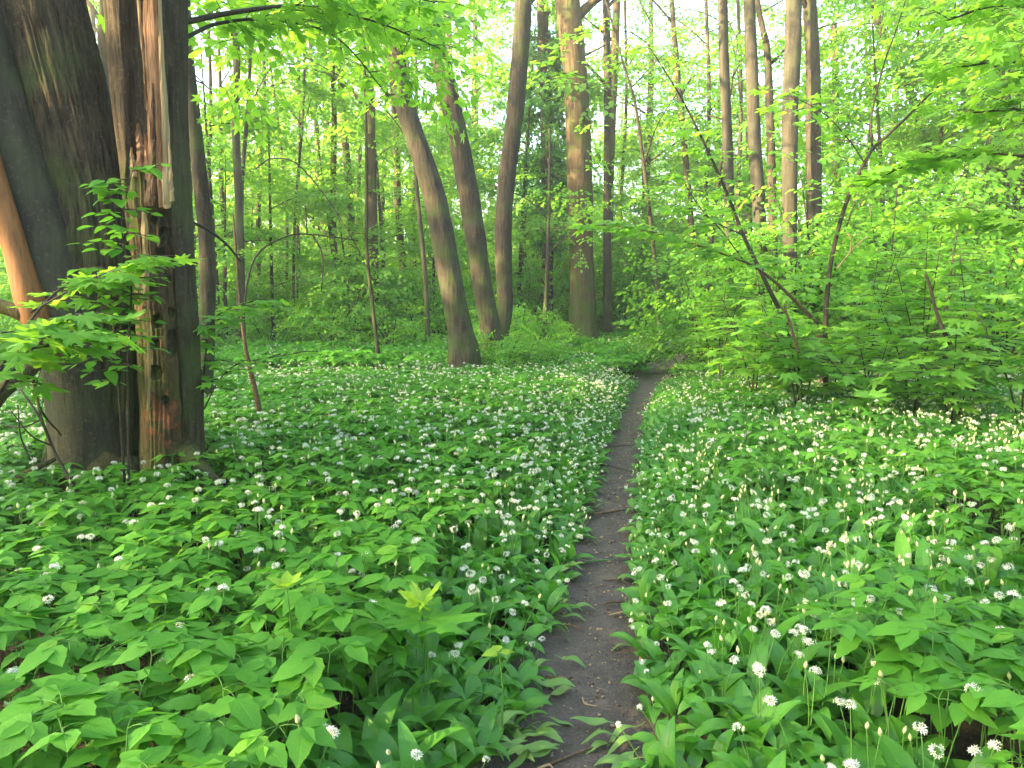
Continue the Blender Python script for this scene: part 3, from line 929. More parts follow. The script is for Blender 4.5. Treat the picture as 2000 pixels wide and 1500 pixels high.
def tree(px, D, label, H=16.0, mat='grey_bark', group=None, cz=None, ncrown=160, cr=(2.4, 2.4, 3.0), limbs=5, srcs=None, th=-.15, name='tree', flare=1.35, seed=0,
         nseg=28, extend=True, amp=.045, ivy=None, depth_lean=0.0, broken=False, cat='tree', cth=None, ridge=.03):
    """px: (x, y, width) in photo pixels from top to bottom at depth D"""
    rs = random.Random(seed + int(D * 100))
    px = sorted(px, key=lambda t: t[1])
    bot = px[-1]
    g = gy(D)
    if bot[1] < g - 8: px.append((bot[0] + (bot[0] - px[-2][0]) * .3 * (g - bot[1]) / max(20, bot[1] - px[-2][1]), g, bot[2] * flare))
    W = [(atd(x, y, D), .86 * w * D / FPX / 2) for x, y, w in px]
    W = W[::-1]
    if extend:
        p, r = W[-1]; q, _ = W[-2]
        dv = (p - q); dv = dv / np.linalg.norm(dv)
        z = p[2]
        while z < H:
            dv = dv * .92 + np.array([rs.uniform(-.05, .05), rs.uniform(-.05, .05), .12]); dv /= np.linalg.norm(dv)
            st = min(2.5, max(.6, (H - z)))
            p = p + dv * st; z = p[2]; r = max(.02, r * (.80 if H - z > 3 else .6))
            W.append((p, r))
    base = W[0][0].copy(); base[2] = float(ground_z(base[0], base[1])) - .03
    root = empty(name, base)
    Pts = np.array([w[0] for w in W]) - base
    Pts[0, 2] = -.08
    rad = np.array([w[1] for w in W])
    nring = int(min(170, 30 + (Pts[-1, 2]) * (9 if D < 16 else 5)))
    add_tube('trunk', Pts, rad, M[mat], root, nseg, nring, bark_fn(seed, amp, 6 / max(.25, rad[0] * 2), ridge))
    top = Pts[-1]
    tag(root, label, cat, group)
    if broken: return root
    zs = Pts[:, 2]
    cz = cz if cz is not None else max(5.0, .45 * H)
    for k in range(limbs):
        z0 = cz * .85 + (H - cz * .85) * (k + .2) / (limbs + .5)
        p0 = np.array([np.interp(z0, zs, Pts[:, i]) for i in range(3)]); r0 = float(np.interp(z0, zs, rad))
        a = rs.uniform(0, 6.28); ln = rs.uniform(.7, 1.15) * cr[0]
        d = np.array([math.cos(a), math.sin(a), 0])
        add_tube('branch', [p0, p0 + d * ln * .4 + [0, 0, ln * .35], p0 + d * ln + [0, 0, ln * .55]], [r0 * .45, r0 * .3, .012], M[mat], root, 6, 8)
    c = np.array([np.interp((cz + H) / 2, zs, Pts[:, i]) for i in range(3)])
    rr = (cr[0], cr[1], max(cr[2], (H - cz) / 2 + .5))
    P = cloud(int(ncrown * .42), c, rr, th, .55, seed + 3)
    crown('crown', root, P, c, srcs or SP_LIME)
    if ivy:
        y0, y1, n_, w = ivy
        PI_ = []
        for _ in range(n_):
            yy = rs.uniform(y0, y1)
            z = atd(0, yy, D)[2] - base[2]
            q = np.array([np.interp(z, zs, Pts[:, i]) for i in range(3)])
            u = abs(rs.gauss(0, 1)) * w * (.35 + math.sin(math.pi * (yy - y0) / (y1 - y0)))
            a = rs.uniform(0, 6.28)
            PI_.append(q + np.array([math.cos(a) * (u + .08), math.sin(a) * (u + .08), 0]))
        PI_ = np.array(PI_)
        scatter('ivy', PI_, leaf_rot(PI_, c, .5, .7), rng.uniform(.9, 1.7, len(PI_)), SP_IVY, root)
    return root

# ------------------------------------------------------------------ the big multi-stemmed tree at the left
BD = 4.45
base = atd(250, gy(BD), BD); base[2] = float(ground_z(base[0], base[1]))
big = empty('old_tree', base)
tag(big, 'huge old tree with several furrowed stems, one split and holed by woodpeckers, at left', 'tree')
def stem_pts(px, D, H=None):
    W = [(atd(x, y, D + (dd[0] if dd else 0)) - base, w * D / FPX / 2) for x, y, w, *dd in px][::-1]
    P = [w[0] for w in W]; r = [w[1] for w in W]
    if H:
        d = (P[-1] - P[-2]); d /= np.linalg.norm(d)
        while P[-1][2] < H:
            P.append(P[-1] + d * 1.2); r.append(r[-1] * .93)
    return np.array(P), np.array(r)

def furrow(seed, k=10, amp=.05, low=.05, stretch=1.3):
    def f(pos, th, s):
        tw = th + .25 * np.sin(s * .8 + seed)
        q = np.stack([np.cos(tw) * k, np.sin(tw) * k, s * stretch], -1)
        v = np.abs(vnoise(q, seed)); v2 = np.abs(vnoise(q * np.array([2.1, 2.1, 2.6]), seed + 4))
        return low * fbm(pos * 2.2, seed + 7, 2) - amp * np.clip(1 - v * 4, 0, 1) - amp * .45 * np.clip(1 - v2 * 4, 0, 1)
    return f
# stem A, smooth grey, leaning in from the left
P, r = stem_pts([(-75, -60, 125), (-12, 180, 112), (48, 360, 108), (98, 500, 112), (135, 640, 120), (165, 800, 130), (180, 950, 150)], BD - .08, 9)
def smoothb(pos, th, s):
    return .03 * fbm(pos * 2.5, 4, 2) + .006 * vnoise(pos * np.array([5, 5, 45]), 8)
add_tube('smooth_stem', P, r, M['smooth_bark'], big, 90, 240, smoothb)
# stem B, broad, deeply furrowed
P, r = stem_pts([(62, -60, 150), (84, 20, 148), (122, 160, 148), (155, 290, 142), (185, 400, 142), (200, 520, 158), (203, 700, 176), (200, 850, 186), (198, 960, 225)], BD + .1, 9)
add_tube('furrowed_stem', P, r, M['furrow_bark'], big, 200, 340, furrow(3, 13, .085, .06))
# stem C, standing dead wood in front of its hollow side
PCs, rCs = stem_pts([(284, -60, 140), (288, 60, 138), (294, 200, 130), (306, 350, 122), (318, 500, 114), (329, 650, 112), (335, 800, 114), (338, 905, 124), (340, 975, 150)], BD - .05, 9)
zC = PCs[:, 2]
zrow = lambda y: atd(300, y, BD)[2] - base[2]
# angular window of the decayed face as a function of height
wz = np.array([zrow(y) for y in (960, 880, 780, 650, 520, 400, 330, 250, 120, 0, -200)])
w0 = np.radians([198, 200, 202, 204, 208, 222, 244, 252, 256, 256, 256])
w1 = np.radians([318, 320, 318, 314, 318, 314, 303, 299, 299, 298, 297])
wd = np.array([.06, .10, .12, .14, .18, .22, .26, .28, .28, .28, .28])
fC = furrow(17, 9, .05, .04)
def window(th, z):
    a, b = np.interp(z, wz, w0), np.interp(z, wz, w1)
    return np.clip((th - a) / .06, 0, 1) * np.clip((b - th) / .06, 0, 1)
def barkC(pos, th, s):
    base_ = fC(pos, th, s) * np.where((th > R(300)) | (th < R(60)), .25, 1)
    return base_ * (1 - window(th, pos[..., 2])) - window(th, pos[..., 2]) * (np.interp(pos[..., 2], wz, wd) + .10)
V, F, UV = tube(PCs, rCs, 200, 340, barkC)
# lean the hollow dark gap between B and C open: nothing in between
MB().add(V, F, UV).obj('split_stem', M['furrow_bark'], big)
# the decayed face: its own sheet of rotten wood with woodpecker holes
HOLES = [(320, 456, 9), (342, 470, 10), (313, 500, 12), (341, 503, 8), (348, 522, 6), (300, 430, 6), (308, 627, 9), (337, 655, 9), (301, 673, 8), (338, 682, 9), (303, 727, 10), (322, 783, 6), (290, 790, 6), (335, 610, 6), (296, 560, 6), (330, 545, 5)]
nr, ncol = 420, 90
Qc = catmull(np.column_stack([PCs, rCs]), 900)
V = []
zz = np.linspace(zrow(965), zrow(330), nr)
cxs = np.interp(zz, Qc[:, 2], Qc[:, 0]); cys = np.interp(zz, Qc[:, 2], Qc[:, 1]); crr = np.interp(zz, Qc[:, 2], Qc[:, 3])
U = np.linspace(0, 1, ncol)
TH = np.interp(zz, wz, w0)[:, None] * (1 - U) + np.interp(zz, wz, w1)[:, None] * U + .02 * np.sin(zz * 23)[:, None]
Z = np.repeat(zz[:, None], ncol, 1)
rad_ = crr[:, None] * (.97 + .03 * np.sin(U * math.pi)[None] - np.interp(zz, wz, wd)[:, None] * .35)
X0, Y0 = cxs[:, None] + np.cos(TH) * crr[:, None], cys[:, None] + np.sin(TH) * crr[:, None]
PP = np.stack([X0, Y0, Z], -1)
rad_ += .012 * fbm(PP * np.array([14, 14, 5]), 51, 4) + .010 * vnoise(np.stack([TH * 14, Z * 1.2, Z * 0], -1), 52)
W_ = PP + base
dep = W_[..., 1] * cp - (W_[..., 2] - CAMH) * sp
sx = 1000 + FPX * W_[..., 0] / dep; sy = 750 - FPX * (W_[..., 1] * sp + (W_[..., 2] - CAMH) * cp) / dep
dent = 0
for hx, hy, hr in HOLES:
    q = np.sqrt((sx - hx) ** 2 + ((sy - hy) / 1.15) ** 2) / (1.2 * hr * (1 + .18 * vnoise(np.stack([sx * .3, sy * .3, sx * 0], -1), int(hx))))
    dent = np.maximum(dent, np.clip((1.12 - q) / .28, 0, 1))
rad_ -= dent * .11
ed = np.clip(np.minimum(U, 1 - U) / .06, 0, 1)[None]
rad_ -= (1 - ed) * .03
V = np.stack([cxs[:, None] + np.cos(TH) * rad_, cys[:, None] + np.sin(TH) * rad_, Z], -1).reshape(-1, 3)
F = []
mi = []
for i in range(nr - 1):
    for j in range(ncol - 1):
        F.append((i * ncol + j, i * ncol + j + 1, (i + 1) * ncol + j + 1, (i + 1) * ncol + j))
mb = MB(); mb.add(V, F)
ccx = sx.reshape(-1); ccy = sy.reshape(-1)
red = (((ccx - 322) / 40) ** 2 + ((ccy - 815) / 58) ** 2 + 1.3 * fbm(V * 26, 77, 3)) < .30
mb.M = [1 if red[f[0]] else 0 for f in F]
mb.obj('rotten_face', [M['rot'], M['redrot']], big)

def splinter(name, pts, D, mat, w, th_=.02, seed=0, jag=.3):
    """a torn slab of wood: pts photo pixels from bottom to top"""
    rs = random.Random(seed)
    V, F = [], []
    P = np.array([atd(x, y, D) - base for x, y in pts])
    Q = catmull(P, 16)
    for i, q in enumerate(Q):
        t = i / 15
        ww = np.interp(t, np.linspace(0, 1, len(w)), w) * D / FPX / 2
        ww = max(.002, ww * (1 + jag * rs.uniform(-1, 1)))
        tk = th_ * (1 - .6 * t)
        for sx_, sy_ in ((-1, .2), (-.5, -1), (.4, -.8 + rs.uniform(-.3, .3)), (1, .1), (.3, 1), (-.4, 1)):
            V.append((q[0] + sx_ * ww, q[1] + sy_ * tk, q[2] + rs.uniform(-.01, .01)))
    for i in range(15):
        for j in range(6):
            F.append((i * 6 + j, i * 6 + (j + 1) % 6, i * 6 + 6 + (j + 1) % 6, i * 6 + 6 + j))
    F.append((5, 4, 3, 2, 1, 0)); F.append(tuple(90 + j for j in range(6)))
    return MB().add(V, F).obj(name, M[mat], big, smooth=False)
FD = BD - .05
k_ = lambda y: FD - float(np.interp(y, [0, 300, 500], [.165, .19, .2]))
SPL = [([(318, 405), (312, 300), (300, 120), (296, -40)], [10, 20, 22, 26], 'split', .03), ([(303, 380), (300, 260), (291, 120), (285, -40)], [8, 15, 14, 18], 'split', .035),
       ([(330, 398), (324, 250), (316, 110), (311, -40)], [14, 12, 8, 6], 'pale_wood', .035), ([(287, 215), (283, 130), (275, 60), (268, -30)], [1, 4, 6, 5], 'pale_wood', .02),
       ([(282, 580), (284, 500), (281, 420), (283, 410)], [14, 13, 12, 3], 'pale_wood', .02), ([(277, 330), (274, 285), (270, 260), (270, 243)], [18, 14, 8, 1], 'split', .03),
       ([(289, 350), (287, 310), (285, 280), (284, 266)], [12, 9, 5, 1], 'split', .02), ([(262, 345), (259, 320), (257, 300), (257, 288)], [14, 10, 5, 1], 'pale_wood', .02),
       ([(292, 400), (296, 330), (293, 240), (287, 190)], [20, 17, 9, 2], 'split', .03), ([(326, 405), (322, 360), (320, 340), (321, 322)], [16, 16, 9, 2], 'pale_wood', .02),
       ([(336, 395), (333, 350), (331, 300), (328, 270)], [10, 9, 6, 1], 'pale_wood', .015), ([(306, 345), (305, 280), (303, 200), (300, 165)], [6, 7, 5, 1], 'rot', .04),
       ([(290, 560), (289, 640), (291, 720), (290, 800)][::-1], [5, 7, 6, 2], 'pale_wood', .012)]
for k, (pts, w, mt, tk) in enumerate(SPL):
    splinter('splinter', pts, k_(pts[0][1]) - (.01 if k > 3 else 0), mt, w, tk, k)
# bare orange wood along the left stem
P, r = stem_pts([(-58, 150, 30), (-28, 290, 40), (4, 400, 42), (34, 500, 44), (62, 600, 52), (84, 670, 40)], BD - .30)
add_tube('bare_wood_strip', P, r, M['orange_wood'], big, 26, 60, lambda p_, t, s: .05 * vnoise(p_ * np.array([10, 10, 1.5]), 3))
# broken limb stub and its dark collar
P, r = stem_pts([(-60, 585, 22, -.4), (0, 598, 26, -.35), (60, 618, 34, -.3), (120, 650, 60, -.1)], BD)
add_tube('limb_stub', P[::-1], r[::-1], M['rot'], big, 20, 30, bark_fn(5, .1, 12))
# roots at the foot
for k, (pts) in enumerate([[(150, 900, 70), (122, 930, 50), (95, 950, 30), (60, 968, 16)], [(250, 905, 50), (246, 940, 40), (240, 965, 25), (236, 985, 12)], [(360, 880, 46), (382, 905, 38), (402, 925, 26), (430, 945, 12)], [(205, 900, 90), (185, 940, 70), (170, 965, 40), (160, 985, 14)]]):
    P, r = stem_pts([(*p_, -.12 - .1 * i) for i, p_ in enumerate(pts)][::-1], BD)
    add_tube('root', P, r, M['furrow_bark' if k != 3 else 'rot'], big, 20, 20, bark_fn(k, .08, 9))
# upper limbs reaching out to the right, over the glade
LEAF_N = {}
def leafy(parent, base, P, rad, ntwig, tl, nl, size, kind='mleaf', mat='maple', bmat='twig', t0=.2, seed=0, cap=300, tiltsd=.22, up=.05, name='branch', droop=.12, fwd=.5, ns=8):
    """a branch with side twigs and single leaves, all parts of parent. P in world coordinates"""
    rs = random.Random(seed)
    P = np.asarray(P, float) - base
    add_tube(name, P, rad, M[bmat], parent, ns, max(8, 6 * len(P)))
    Q = catmull(P, 60)
    T = np.gradient(Q, axis=0); T /= np.linalg.norm(T, axis=1)[:, None]
    cnt = LEAF_N.setdefault(parent.name, 0)
    nk = len({'mleaf': MLEAF, 'sleaf': SLEAF}[kind])
    def leaf(q, ang, s):
        if LEAF_N[parent.name] >= cap: return
        LEAF_N[parent.name] += 1
        pet = s * .35
        d = Vector((math.sin(ang), math.cos(ang), 0))
        X = Matrix.Translation(Vector(q) + d * pet + Vector((0, 0, -.03 * s))) @ Euler((0, 0, -ang)).to_matrix().to_4x4() @ Euler((rs.gauss(-droop, tiltsd), rs.gauss(0, tiltsd), 0)).to_matrix().to_4x4() @ Matrix.Scale(s, 4)
        part('leaf', tmesh(kind, rs.randrange(nk), M[mat]), parent, X)
        return d
    for k in range(ntwig):
        t = t0 + (1 - t0) * (k + rs.uniform(.1, .9)) / ntwig
        i = min(59, int(t * 59))
        q = Q[i]
        h = math.atan2(T[i][0], T[i][1])
        if np.hypot(T[i][0], T[i][1]) < .35: a = rs.uniform(0, 6.28)
        else: a = h + (1 if k % 2 else -1) * R(rs.uniform(35, 80)) * (1 if k < ntwig - 1 else 0)
        ln = tl * rs.uniform(.55, 1.2) * (1 - .35 * t)
        d = np.array([math.sin(a), math.cos(a), rs.uniform(up - .12, up + .15)])
        e1, e2 = q + d * ln * .5 + [0, 0, .03 * ln], q + d * ln + [0, 0, -.08 * ln]
        mb = MB().add(*tube([q, e1, e2], [.0042, .003, .0018], 4, 5))
        for j in range(nl):
            u = (j + .8) / nl
            qq = q * (1 - u) + e2 * u + np.array([0, 0, .04 * ln * u * (1 - u) * 4])
            s = size * rs.uniform(.7, 1.15)
            if j == nl - 1: aa = a + rs.uniform(-.3, .3)
            else: aa = a + (1 if j % 2 else -1) * R(rs.uniform(45, 85))
            dd = np.array([math.sin(aa), math.cos(aa), 0])
            mb.add(*tube([qq, qq + dd * s * .36 + [0, 0, -.02 * s]], [.0013, .0010], 3, 2, cap=False))
            leaf(qq, aa, s)
        mb.obj('twig', M[bmat], parent)

def pxw(L):      # (x, y, D) photo points to world
    return [atd(x, y, D) for x, y, D in L]
for k, (pts, rad, nt_, tl) in enumerate([
        ([(352, 45, 4.5), (470, 22, 4.8), (600, 12, 5.2), (740, 45, 5.5), (860, 95, 5.8)], [.018, .015, .011, .008, .004], 22, .42),
        ([(354, 78, 4.5), (430, 45, 4.8), (540, 40, 5.1), (660, 75, 5.6), (760, 190, 6.0)], [.014, .011, .008, .006, .003], 18, .40),
        ([(356, -40, 4.5), (520, -50, 4.6), (700, -30, 4.8), (850, 5, 5.0)], [.02, .015, .01, .004], 16, .45)]):
    leafy(big, base, pxw(pts), rad, nt_, tl, 5, .125, 'mleaf', 'lime' if k == 1 else 'maple', seed=40 + k, t0=.3, cap=290, tiltsd=.3)
PP = []
for (x0, x1, y0, y1, D0, D1, n_) in ((370, 640, -120, 10, 4.6, 7, 40), (560, 860, -60, 40, 5.6, 8, 50), (640, 820, 40, 150, 6, 8, 14), (400, 520, 60, 170, 6, 9, 8), (760, 870, 90, 170, 6, 8, 7), (0, 300, -400, -100, 4, 7, 40)):
    for _ in range(n_):
        PP.append(atd(random.uniform(x0, x1), random.uniform(y0, y1), random.uniform(D0, D1)) - base)
PP = np.array(PP)
crown('upper_foliage', big, PP, (0, 0, 5), SP_MAPLE + SP_LIME, .75, 1.1, .3, .2)

# ------------------------------------------------------------------ sprouts and brush round the old tree
def shrub_thing(name, px, label, cat='shrub', group=None):
    b_ = atd(*px); b_[2] = float(ground_z(b_[0], b_[1]))
    return tag(empty(name, b_), label, cat, group), b_
s, b_ = shrub_thing('elm_sprout', (245, 950, 3.95), 'upright leafy sprout climbing in front of the big furrowed trunk')
leafy(s, b_, pxw([(248, gy(3.95), 3.95), (232, 760, 3.95), (222, 640, 3.95), (212, 520, 3.95)]), [.008, .007, .005, .003], 20, .24, 5, .088, 'sleaf', 'elder', seed=1, t0=.35, name='stem', cap=120)
leafy(s, b_, pxw([(252, gy(3.95), 3.95), (250, 720, 3.9), (256, 560, 3.9), (238, 440, 3.9), (262, 318, 3.95)]), [.008, .007, .005, .004, .002], 24, .24, 5, .086, 'sleaf', 'elder', seed=2, t0=.45, name='stem', cap=240)
s, b_ = shrub_thing('maple_sapling', (30, 900, 3.5), 'low maple sapling with broad leaves crossing the left photo edge', 'sapling')
leafy(s, b_, pxw([(-40, gy(3.5), 3.5), (-20, 800, 3.5), (20, 690, 3.45), (90, 640, 3.4), (170, 610, 3.4)]), [.012, .010, .008, .006, .003], 20, .28, 5, .135, "mleaf", "maple", seed=3, t0=.45, name='stem', cap=260)
leafy(s, b_, pxw([(-20, 800, 3.5), (30, 720, 3.3), (90, 660, 3.2), (140, 655, 3.2)]), [.009, .007, .005, .003], 10, .26, 5, .145, 'mleaf', 'maple', seed=4, t0=.2)
leafy(s, b_, pxw([(20, 690, 3.45), (80, 600, 3.6), (150, 545, 3.7), (230, 545, 3.75)]), [.008, .006, .005, .003], 10, .24, 5, .14, 'mleaf', 'maple', seed=5, t0=.3)
leafy(s, b_, pxw([(60, 610, 3.6), (150, 560, 3.6), (240, 520, 3.7), (310, 500, 3.75)]), [.006, .005, .004, .003], 9, .22, 5, .13, 'mleaf', 'maple', seed=6, t0=.3)
s, b_ = shrub_thing('maple_sapling', (400, 880, 4.6), 'slender maple sapling with flat leaf sprays just right of the holed stem', 'sapling')
leafy(s, b_, pxw([(400, gy(4.6), 4.6), (396, 800, 4.6), (402, 690, 4.6), (420, 620, 4.6), (500, 585, 4.6)]), [.008, .007, .006, .005, .003], 18, .26, 5, .125, 'mleaf', 'maple', seed=7, t0=.35, name='stem', cap=150)
leafy(s, b_, pxw([(398, 800, 4.6), (430, 740, 4.5), (470, 710, 4.5), (580, 690, 4.5)]), [.005, .004, .003, .002], 8, .2, 5, .10, 'mleaf', 'lime', seed=8, t0=.2, cap=150)

def bare(name, px_list, w_list, mat, label, cat, side=(), group=None):
    """a dead branch or bare stem: px_list (x, y, D)"""
    P = np.array(pxw(px_list)); b_ = P[0].copy()
    root = empty(name, b_)
    rad = [w * p[2] / FPX / 2 for w, p in zip(w_list, px_list)]
    add_tube('limb', P - b_, rad, M[mat], root, 10, 24, bark_fn(3, .1, 14))
    for (pl_, wl_) in side:
        Q = np.array(pxw(pl_)) - b_
        add_tube('twig', Q, [w * p[2] / FPX / 2 for w, p in zip(wl_, pl_)], M[mat], root, 6, 14)
    return tag(root, label, cat, group)
bare('fallen_branch', [(-60, 850, 3.6), (0, 770, 3.7), (60, 720, 3.9), (110, 672, 4.2)], [34, 30, 28, 20], 'rot', 'dark broken branch leaning against the old tree at the left edge', 'branch', [([(60, 720, 3.9), (80, 800, 3.9), (120, 850, 4.1)], [8, 5, 3])])
bare('fallen_branch', [(-40, 975, 3.9), (20, 945, 3.95), (70, 915, 4.0), (115, 893, 4.1)], [18, 16, 14, 8], 'rot', 'mossy dark branch lying at the foot of the old tree, lower left', 'branch', [([(20, 945, 3.95), (60, 955, 3.9), (110, 975, 3.8)], [5, 4, 2])])
bare('bare_brush', [(150, 960, 3.8), (110, 890, 3.9), (80, 820, 3.9), (40, 760, 4.0)], [6, 6, 5, 3], 'twig', 'thin bare twiggy stem left of the old tree foot', 'branch',
     [([(80, 820, 3.9), (40, 835, 3.9), (-10, 825, 4)], [4, 3, 2]), ([(60, 900, 3.9), (40, 850, 3.9), (35, 790, 3.9)], [4, 3, 2]), ([(100, 870, 3.9), (60, 850, 3.8), (20, 800, 3.8)], [4, 3, 1.5]), ([(92, 850, 3.9), (70, 770, 3.9), (80, 720, 3.9)], [4, 3, 1.5])])
bare('dead_sapling', [(508, 805, 5.9), (498, 760, 5.9), (480, 680, 5.9), (470, 600, 6), (462, 500, 6), (455, 420, 6.1)], [11, 10, 8, 6, 5, 3], 'redtwig', 'slim reddish brown stem rising right of the holed tree', 'sapling')
bare('bare_branch', [(480, 700, 7), (478, 590, 7), (500, 500, 7.2), (560, 462, 7.4), (610, 458, 7.5), (700, 470, 7.6)], [4, 4, 3.5, 3, 2.5, 2], 'twig', 'bare arching branch bending right in the mid-left undergrowth', 'branch',
     [([(610, 458, 7.5), (630, 500, 7.5), (628, 570, 7.5)], [4, 3, 2]), ([(600, 458, 7.5), (596, 400, 7.5)], [3, 2])])
bare('bare_branch', [(500, 330, 9), (530, 310, 9), (580, 320, 9), (640, 390, 9.2), (690, 470, 9.3), (735, 560, 9.4)], [2.5, 2.5, 2.5, 2, 2, 1.5], 'twig', 'thin branch arching over the glade behind the maple sprays', 'branch')
bare('bare_branch', [(366, 432, 4.5), (400, 445, 4.6), (440, 475, 4.7), (470, 510, 4.8)], [6, 6, 5, 3], 'twig', 'dark drooping branch springing from the right side of the holed stem', 'branch')

# ------------------------------------------------------------------ trees one can tell apart
TR = []
def T(*a, **k): TR.append((a, k))
T([(765, 60, 40), (780, 160, 42), (798, 230, 44), (832, 330, 48), (852, 400, 50), (866, 470, 54), (882, 560, 54), (898, 640, 58), (906, 690, 74)], 10.5, 'dark trunk leaning left at the centre-left, leftmost of the three curved stems', H=14, ncrown=140, nseg=48, seed=1)
T([(838, 20, 30), (868, 150, 44), (893, 260, 44), (912, 360, 46), (928, 460, 46), (944, 570, 44), (962, 660, 50)], 11.4, 'brown trunk leaning left, middle of the three curved stems', H=15, ncrown=120, nseg=44, seed=2)
T([(1024, -20, 36), (1018, 80, 38), (1006, 220, 38), (992, 330, 38), (984, 420, 38), (983, 500, 38), (986, 600, 36), (975, 670, 40)], 12.4, 'dark trunk curving right at its top, rightmost of the three curved stems', H=15, ncrown=120, nseg=44, seed=3)
T([(1104, -40, 54), (1112, 40, 54), (1124, 150, 54), (1129, 250, 54), (1132, 350, 56), (1134, 460, 54), (1138, 560, 56), (1138, 620, 62), (1138, 655, 74)], 18.6, 'thick straight tan trunk with moss and a decayed patch in the centre', H=20, mat='warm_bark', ncrown=200, nseg=64, seed=4, ridge=.05)
T([(1058, 0, 24), (1066, 200, 26), (1070, 400, 26), (1068, 640, 28)], 20, 'ivy-clad trunk just left of the thick tan trunk', H=17, ncrown=140, seed=5, ivy=(60, 470, 640, .50))
T([(1184, 0, 15), (1187, 200, 17), (1186, 420, 17), (1187, 640, 22)], 19.5, 'thin straight trunk right of the thick tan trunk', H=17, ncrown=90, seed=6)
T([(1411, -20, 20), (1414, 120, 21), (1422, 300, 22), (1425, 450, 22), (1425, 640, 24)], 13.2, 'straight smooth grey trunk, leftmost of the right-hand row', H=16, mat='smooth_bark', ncrown=110, seed=7)
T([(1463, -20, 24), (1468, 120, 26), (1474, 280, 28), (1484, 430, 28), (1490, 640, 30)], 12.8, 'straight grey trunk, second of the right-hand row', H=16, mat='smooth_bark', ncrown=110, seed=8)
T([(1482, 20, 12), (1498, 100, 15), (1504, 240, 18), (1508, 380, 18), (1512, 640, 20)], 15.4, 'thin dark trunk behind and between two grey ones of the right-hand row', H=15, ncrown=90, seed=9)
T([(1551, -20, 33), (1549, 90, 34), (1544, 200, 34), (1542, 330, 33), (1542, 480, 32), (1540, 650, 36)], 12.3, 'stout grey trunk, thickest of the right-hand row', H=17, mat='smooth_bark', ncrown=130, nseg=44, seed=10)
T([(1581, -20, 28), (1588, 130, 30), (1588, 260, 32), (1590, 400, 32), (1592, 640, 34)], 13.6, 'brown-grey trunk standing close right of the stoutest grey one', H=16, ncrown=110, seed=11)
T([(1629, 45, 12), (1632, 200, 14), (1634, 360, 18), (1644, 480, 20), (1650, 640, 22)], 19, 'slim snapped-off trunk right of the right-hand row', H=8, ncrown=0, seed=12, broken=True, extend=False)
T([(1690, -30, 16), (1722, 60, 18), (1765, 150, 18), (1795, 230, 18), (1815, 290, 20), (1850, 370, 22), (1875, 470, 24), (1890, 640, 26)], 18, 'crooked trunk leaning left among the yellow foliage at right', H=12, ncrown=90, seed=13)
T([(1948, 60, 44), (1950, 200, 46), (1948, 330, 46), (1946, 480, 50), (1944, 640, 56)], 17.5, 'heavy brown trunk near the right edge', H=18, ncrown=160, nseg=48, seed=14)
T([(2000, 60, 26), (1996, 250, 28), (1992, 420, 30), (1990, 640, 34)], 19, 'trunk cut by the right photo edge', H=17, ncrown=90, seed=15)
T([(1886, 60, 12), (1888, 200, 14), (1900, 400, 16), (1906, 640, 18)], 22, 'slim trunk left of the heavy one near the right edge', H=16, ncrown=90, seed=16)
T([(712, 110, 12), (722, 180, 20), (724, 270, 20), (727, 400, 22), (730, 520, 22), (732, 640, 24)], 17, 'forked light trunk in the left middle distance', H=14, mat='warm_bark', ncrown=100, seed=17)
T([(712, 150, 6), (716, 330, 7), (716, 480, 8), (728, 600, 9), (738, 690, 11)], 11, 'thin curved dark stem standing on the flower carpet, left middle', H=7, ncrown=24, cr=(1.2, 1.2, 1.2), limbs=2, seed=18, nseg=12, mat='grey_bark')
T([(662, 60, 12), (668, 200, 16), (680, 350, 17), (688, 480, 18), (694, 640, 20)], 20, 'slim trunk left of the forked light one', H=17, mat='far_bark', ncrown=100, seed=19)
T([(768, 150, 12), (774, 300, 15), (778, 420, 16), (790, 560, 18), (794, 660, 20)], 21, 'slim trunk between the forked light one and the leaning dark trunk', H=17, mat='far_bark', ncrown=100, seed=20)
T([(462, 110, 15), (460, 240, 17), (466, 380, 17), (470, 520, 18), (470, 660, 20)], 15, 'straight trunk in the left background right of the old tree', H=16, mat='far_bark', ncrown=110, seed=21)
T([(488, 130, 7), (480, 260, 9), (472, 380, 9), (474, 640, 10)], 15.6, 'thin stem touching the straight trunk of the left background', H=13, mat='far_bark', ncrown=50, seed=22, nseg=12)
T([(608, 120, 9), (618, 250, 11), (626, 380, 12), (640, 520, 13), (644, 660, 14)], 24, 'slim leaning trunk in the bright gap at left', H=19, mat='far_bark', ncrown=90, seed=23, nseg=14)
T([(366, 60, 20), (376, 200, 27), (392, 360, 32), (404, 480, 34), (404, 640, 36), (396, 760, 46)], 7.6, 'dim brown trunk half hidden behind the holed stem', H=12, ncrown=60, seed=24)
T([(205, -10, 20), (203, 60, 26), (206, 160, 22), (214, 420, 24)], 12, 'reddish trunk seen in the gap between the two great stems', H=14, mat='warm_bark', ncrown=80, seed=25)
T([(812, 340, 8), (822, 450, 10), (832, 560, 11), (836, 680, 13)], 15, 'thin upright stem left of the leaning dark trunk', H=9, ncrown=50, seed=26, nseg=12, mat='far_bark')
T([(1312, 0, 10), (1322, 130, 13), (1338, 300, 14), (1350, 440, 14), (1358, 640, 16)], 19, 'slim dark trunk behind the arching maple sapling', H=16, ncrown=80, seed=27, nseg=16)
T([(1216, 120, 5), (1240, 200, 6), (1258, 330, 8), (1276, 480, 9), (1288, 640, 10)], 17, 'thin dark leaning stem right of the path bend', H=9, ncrown=40, seed=28, nseg=10)
T([(430, 170, 8), (432, 330, 9), (438, 480, 10), (440, 660, 12)], 18, 'thin trunk left of the straight trunk in the left background', H=16, mat='far_bark', ncrown=70, seed=29, nseg=12)
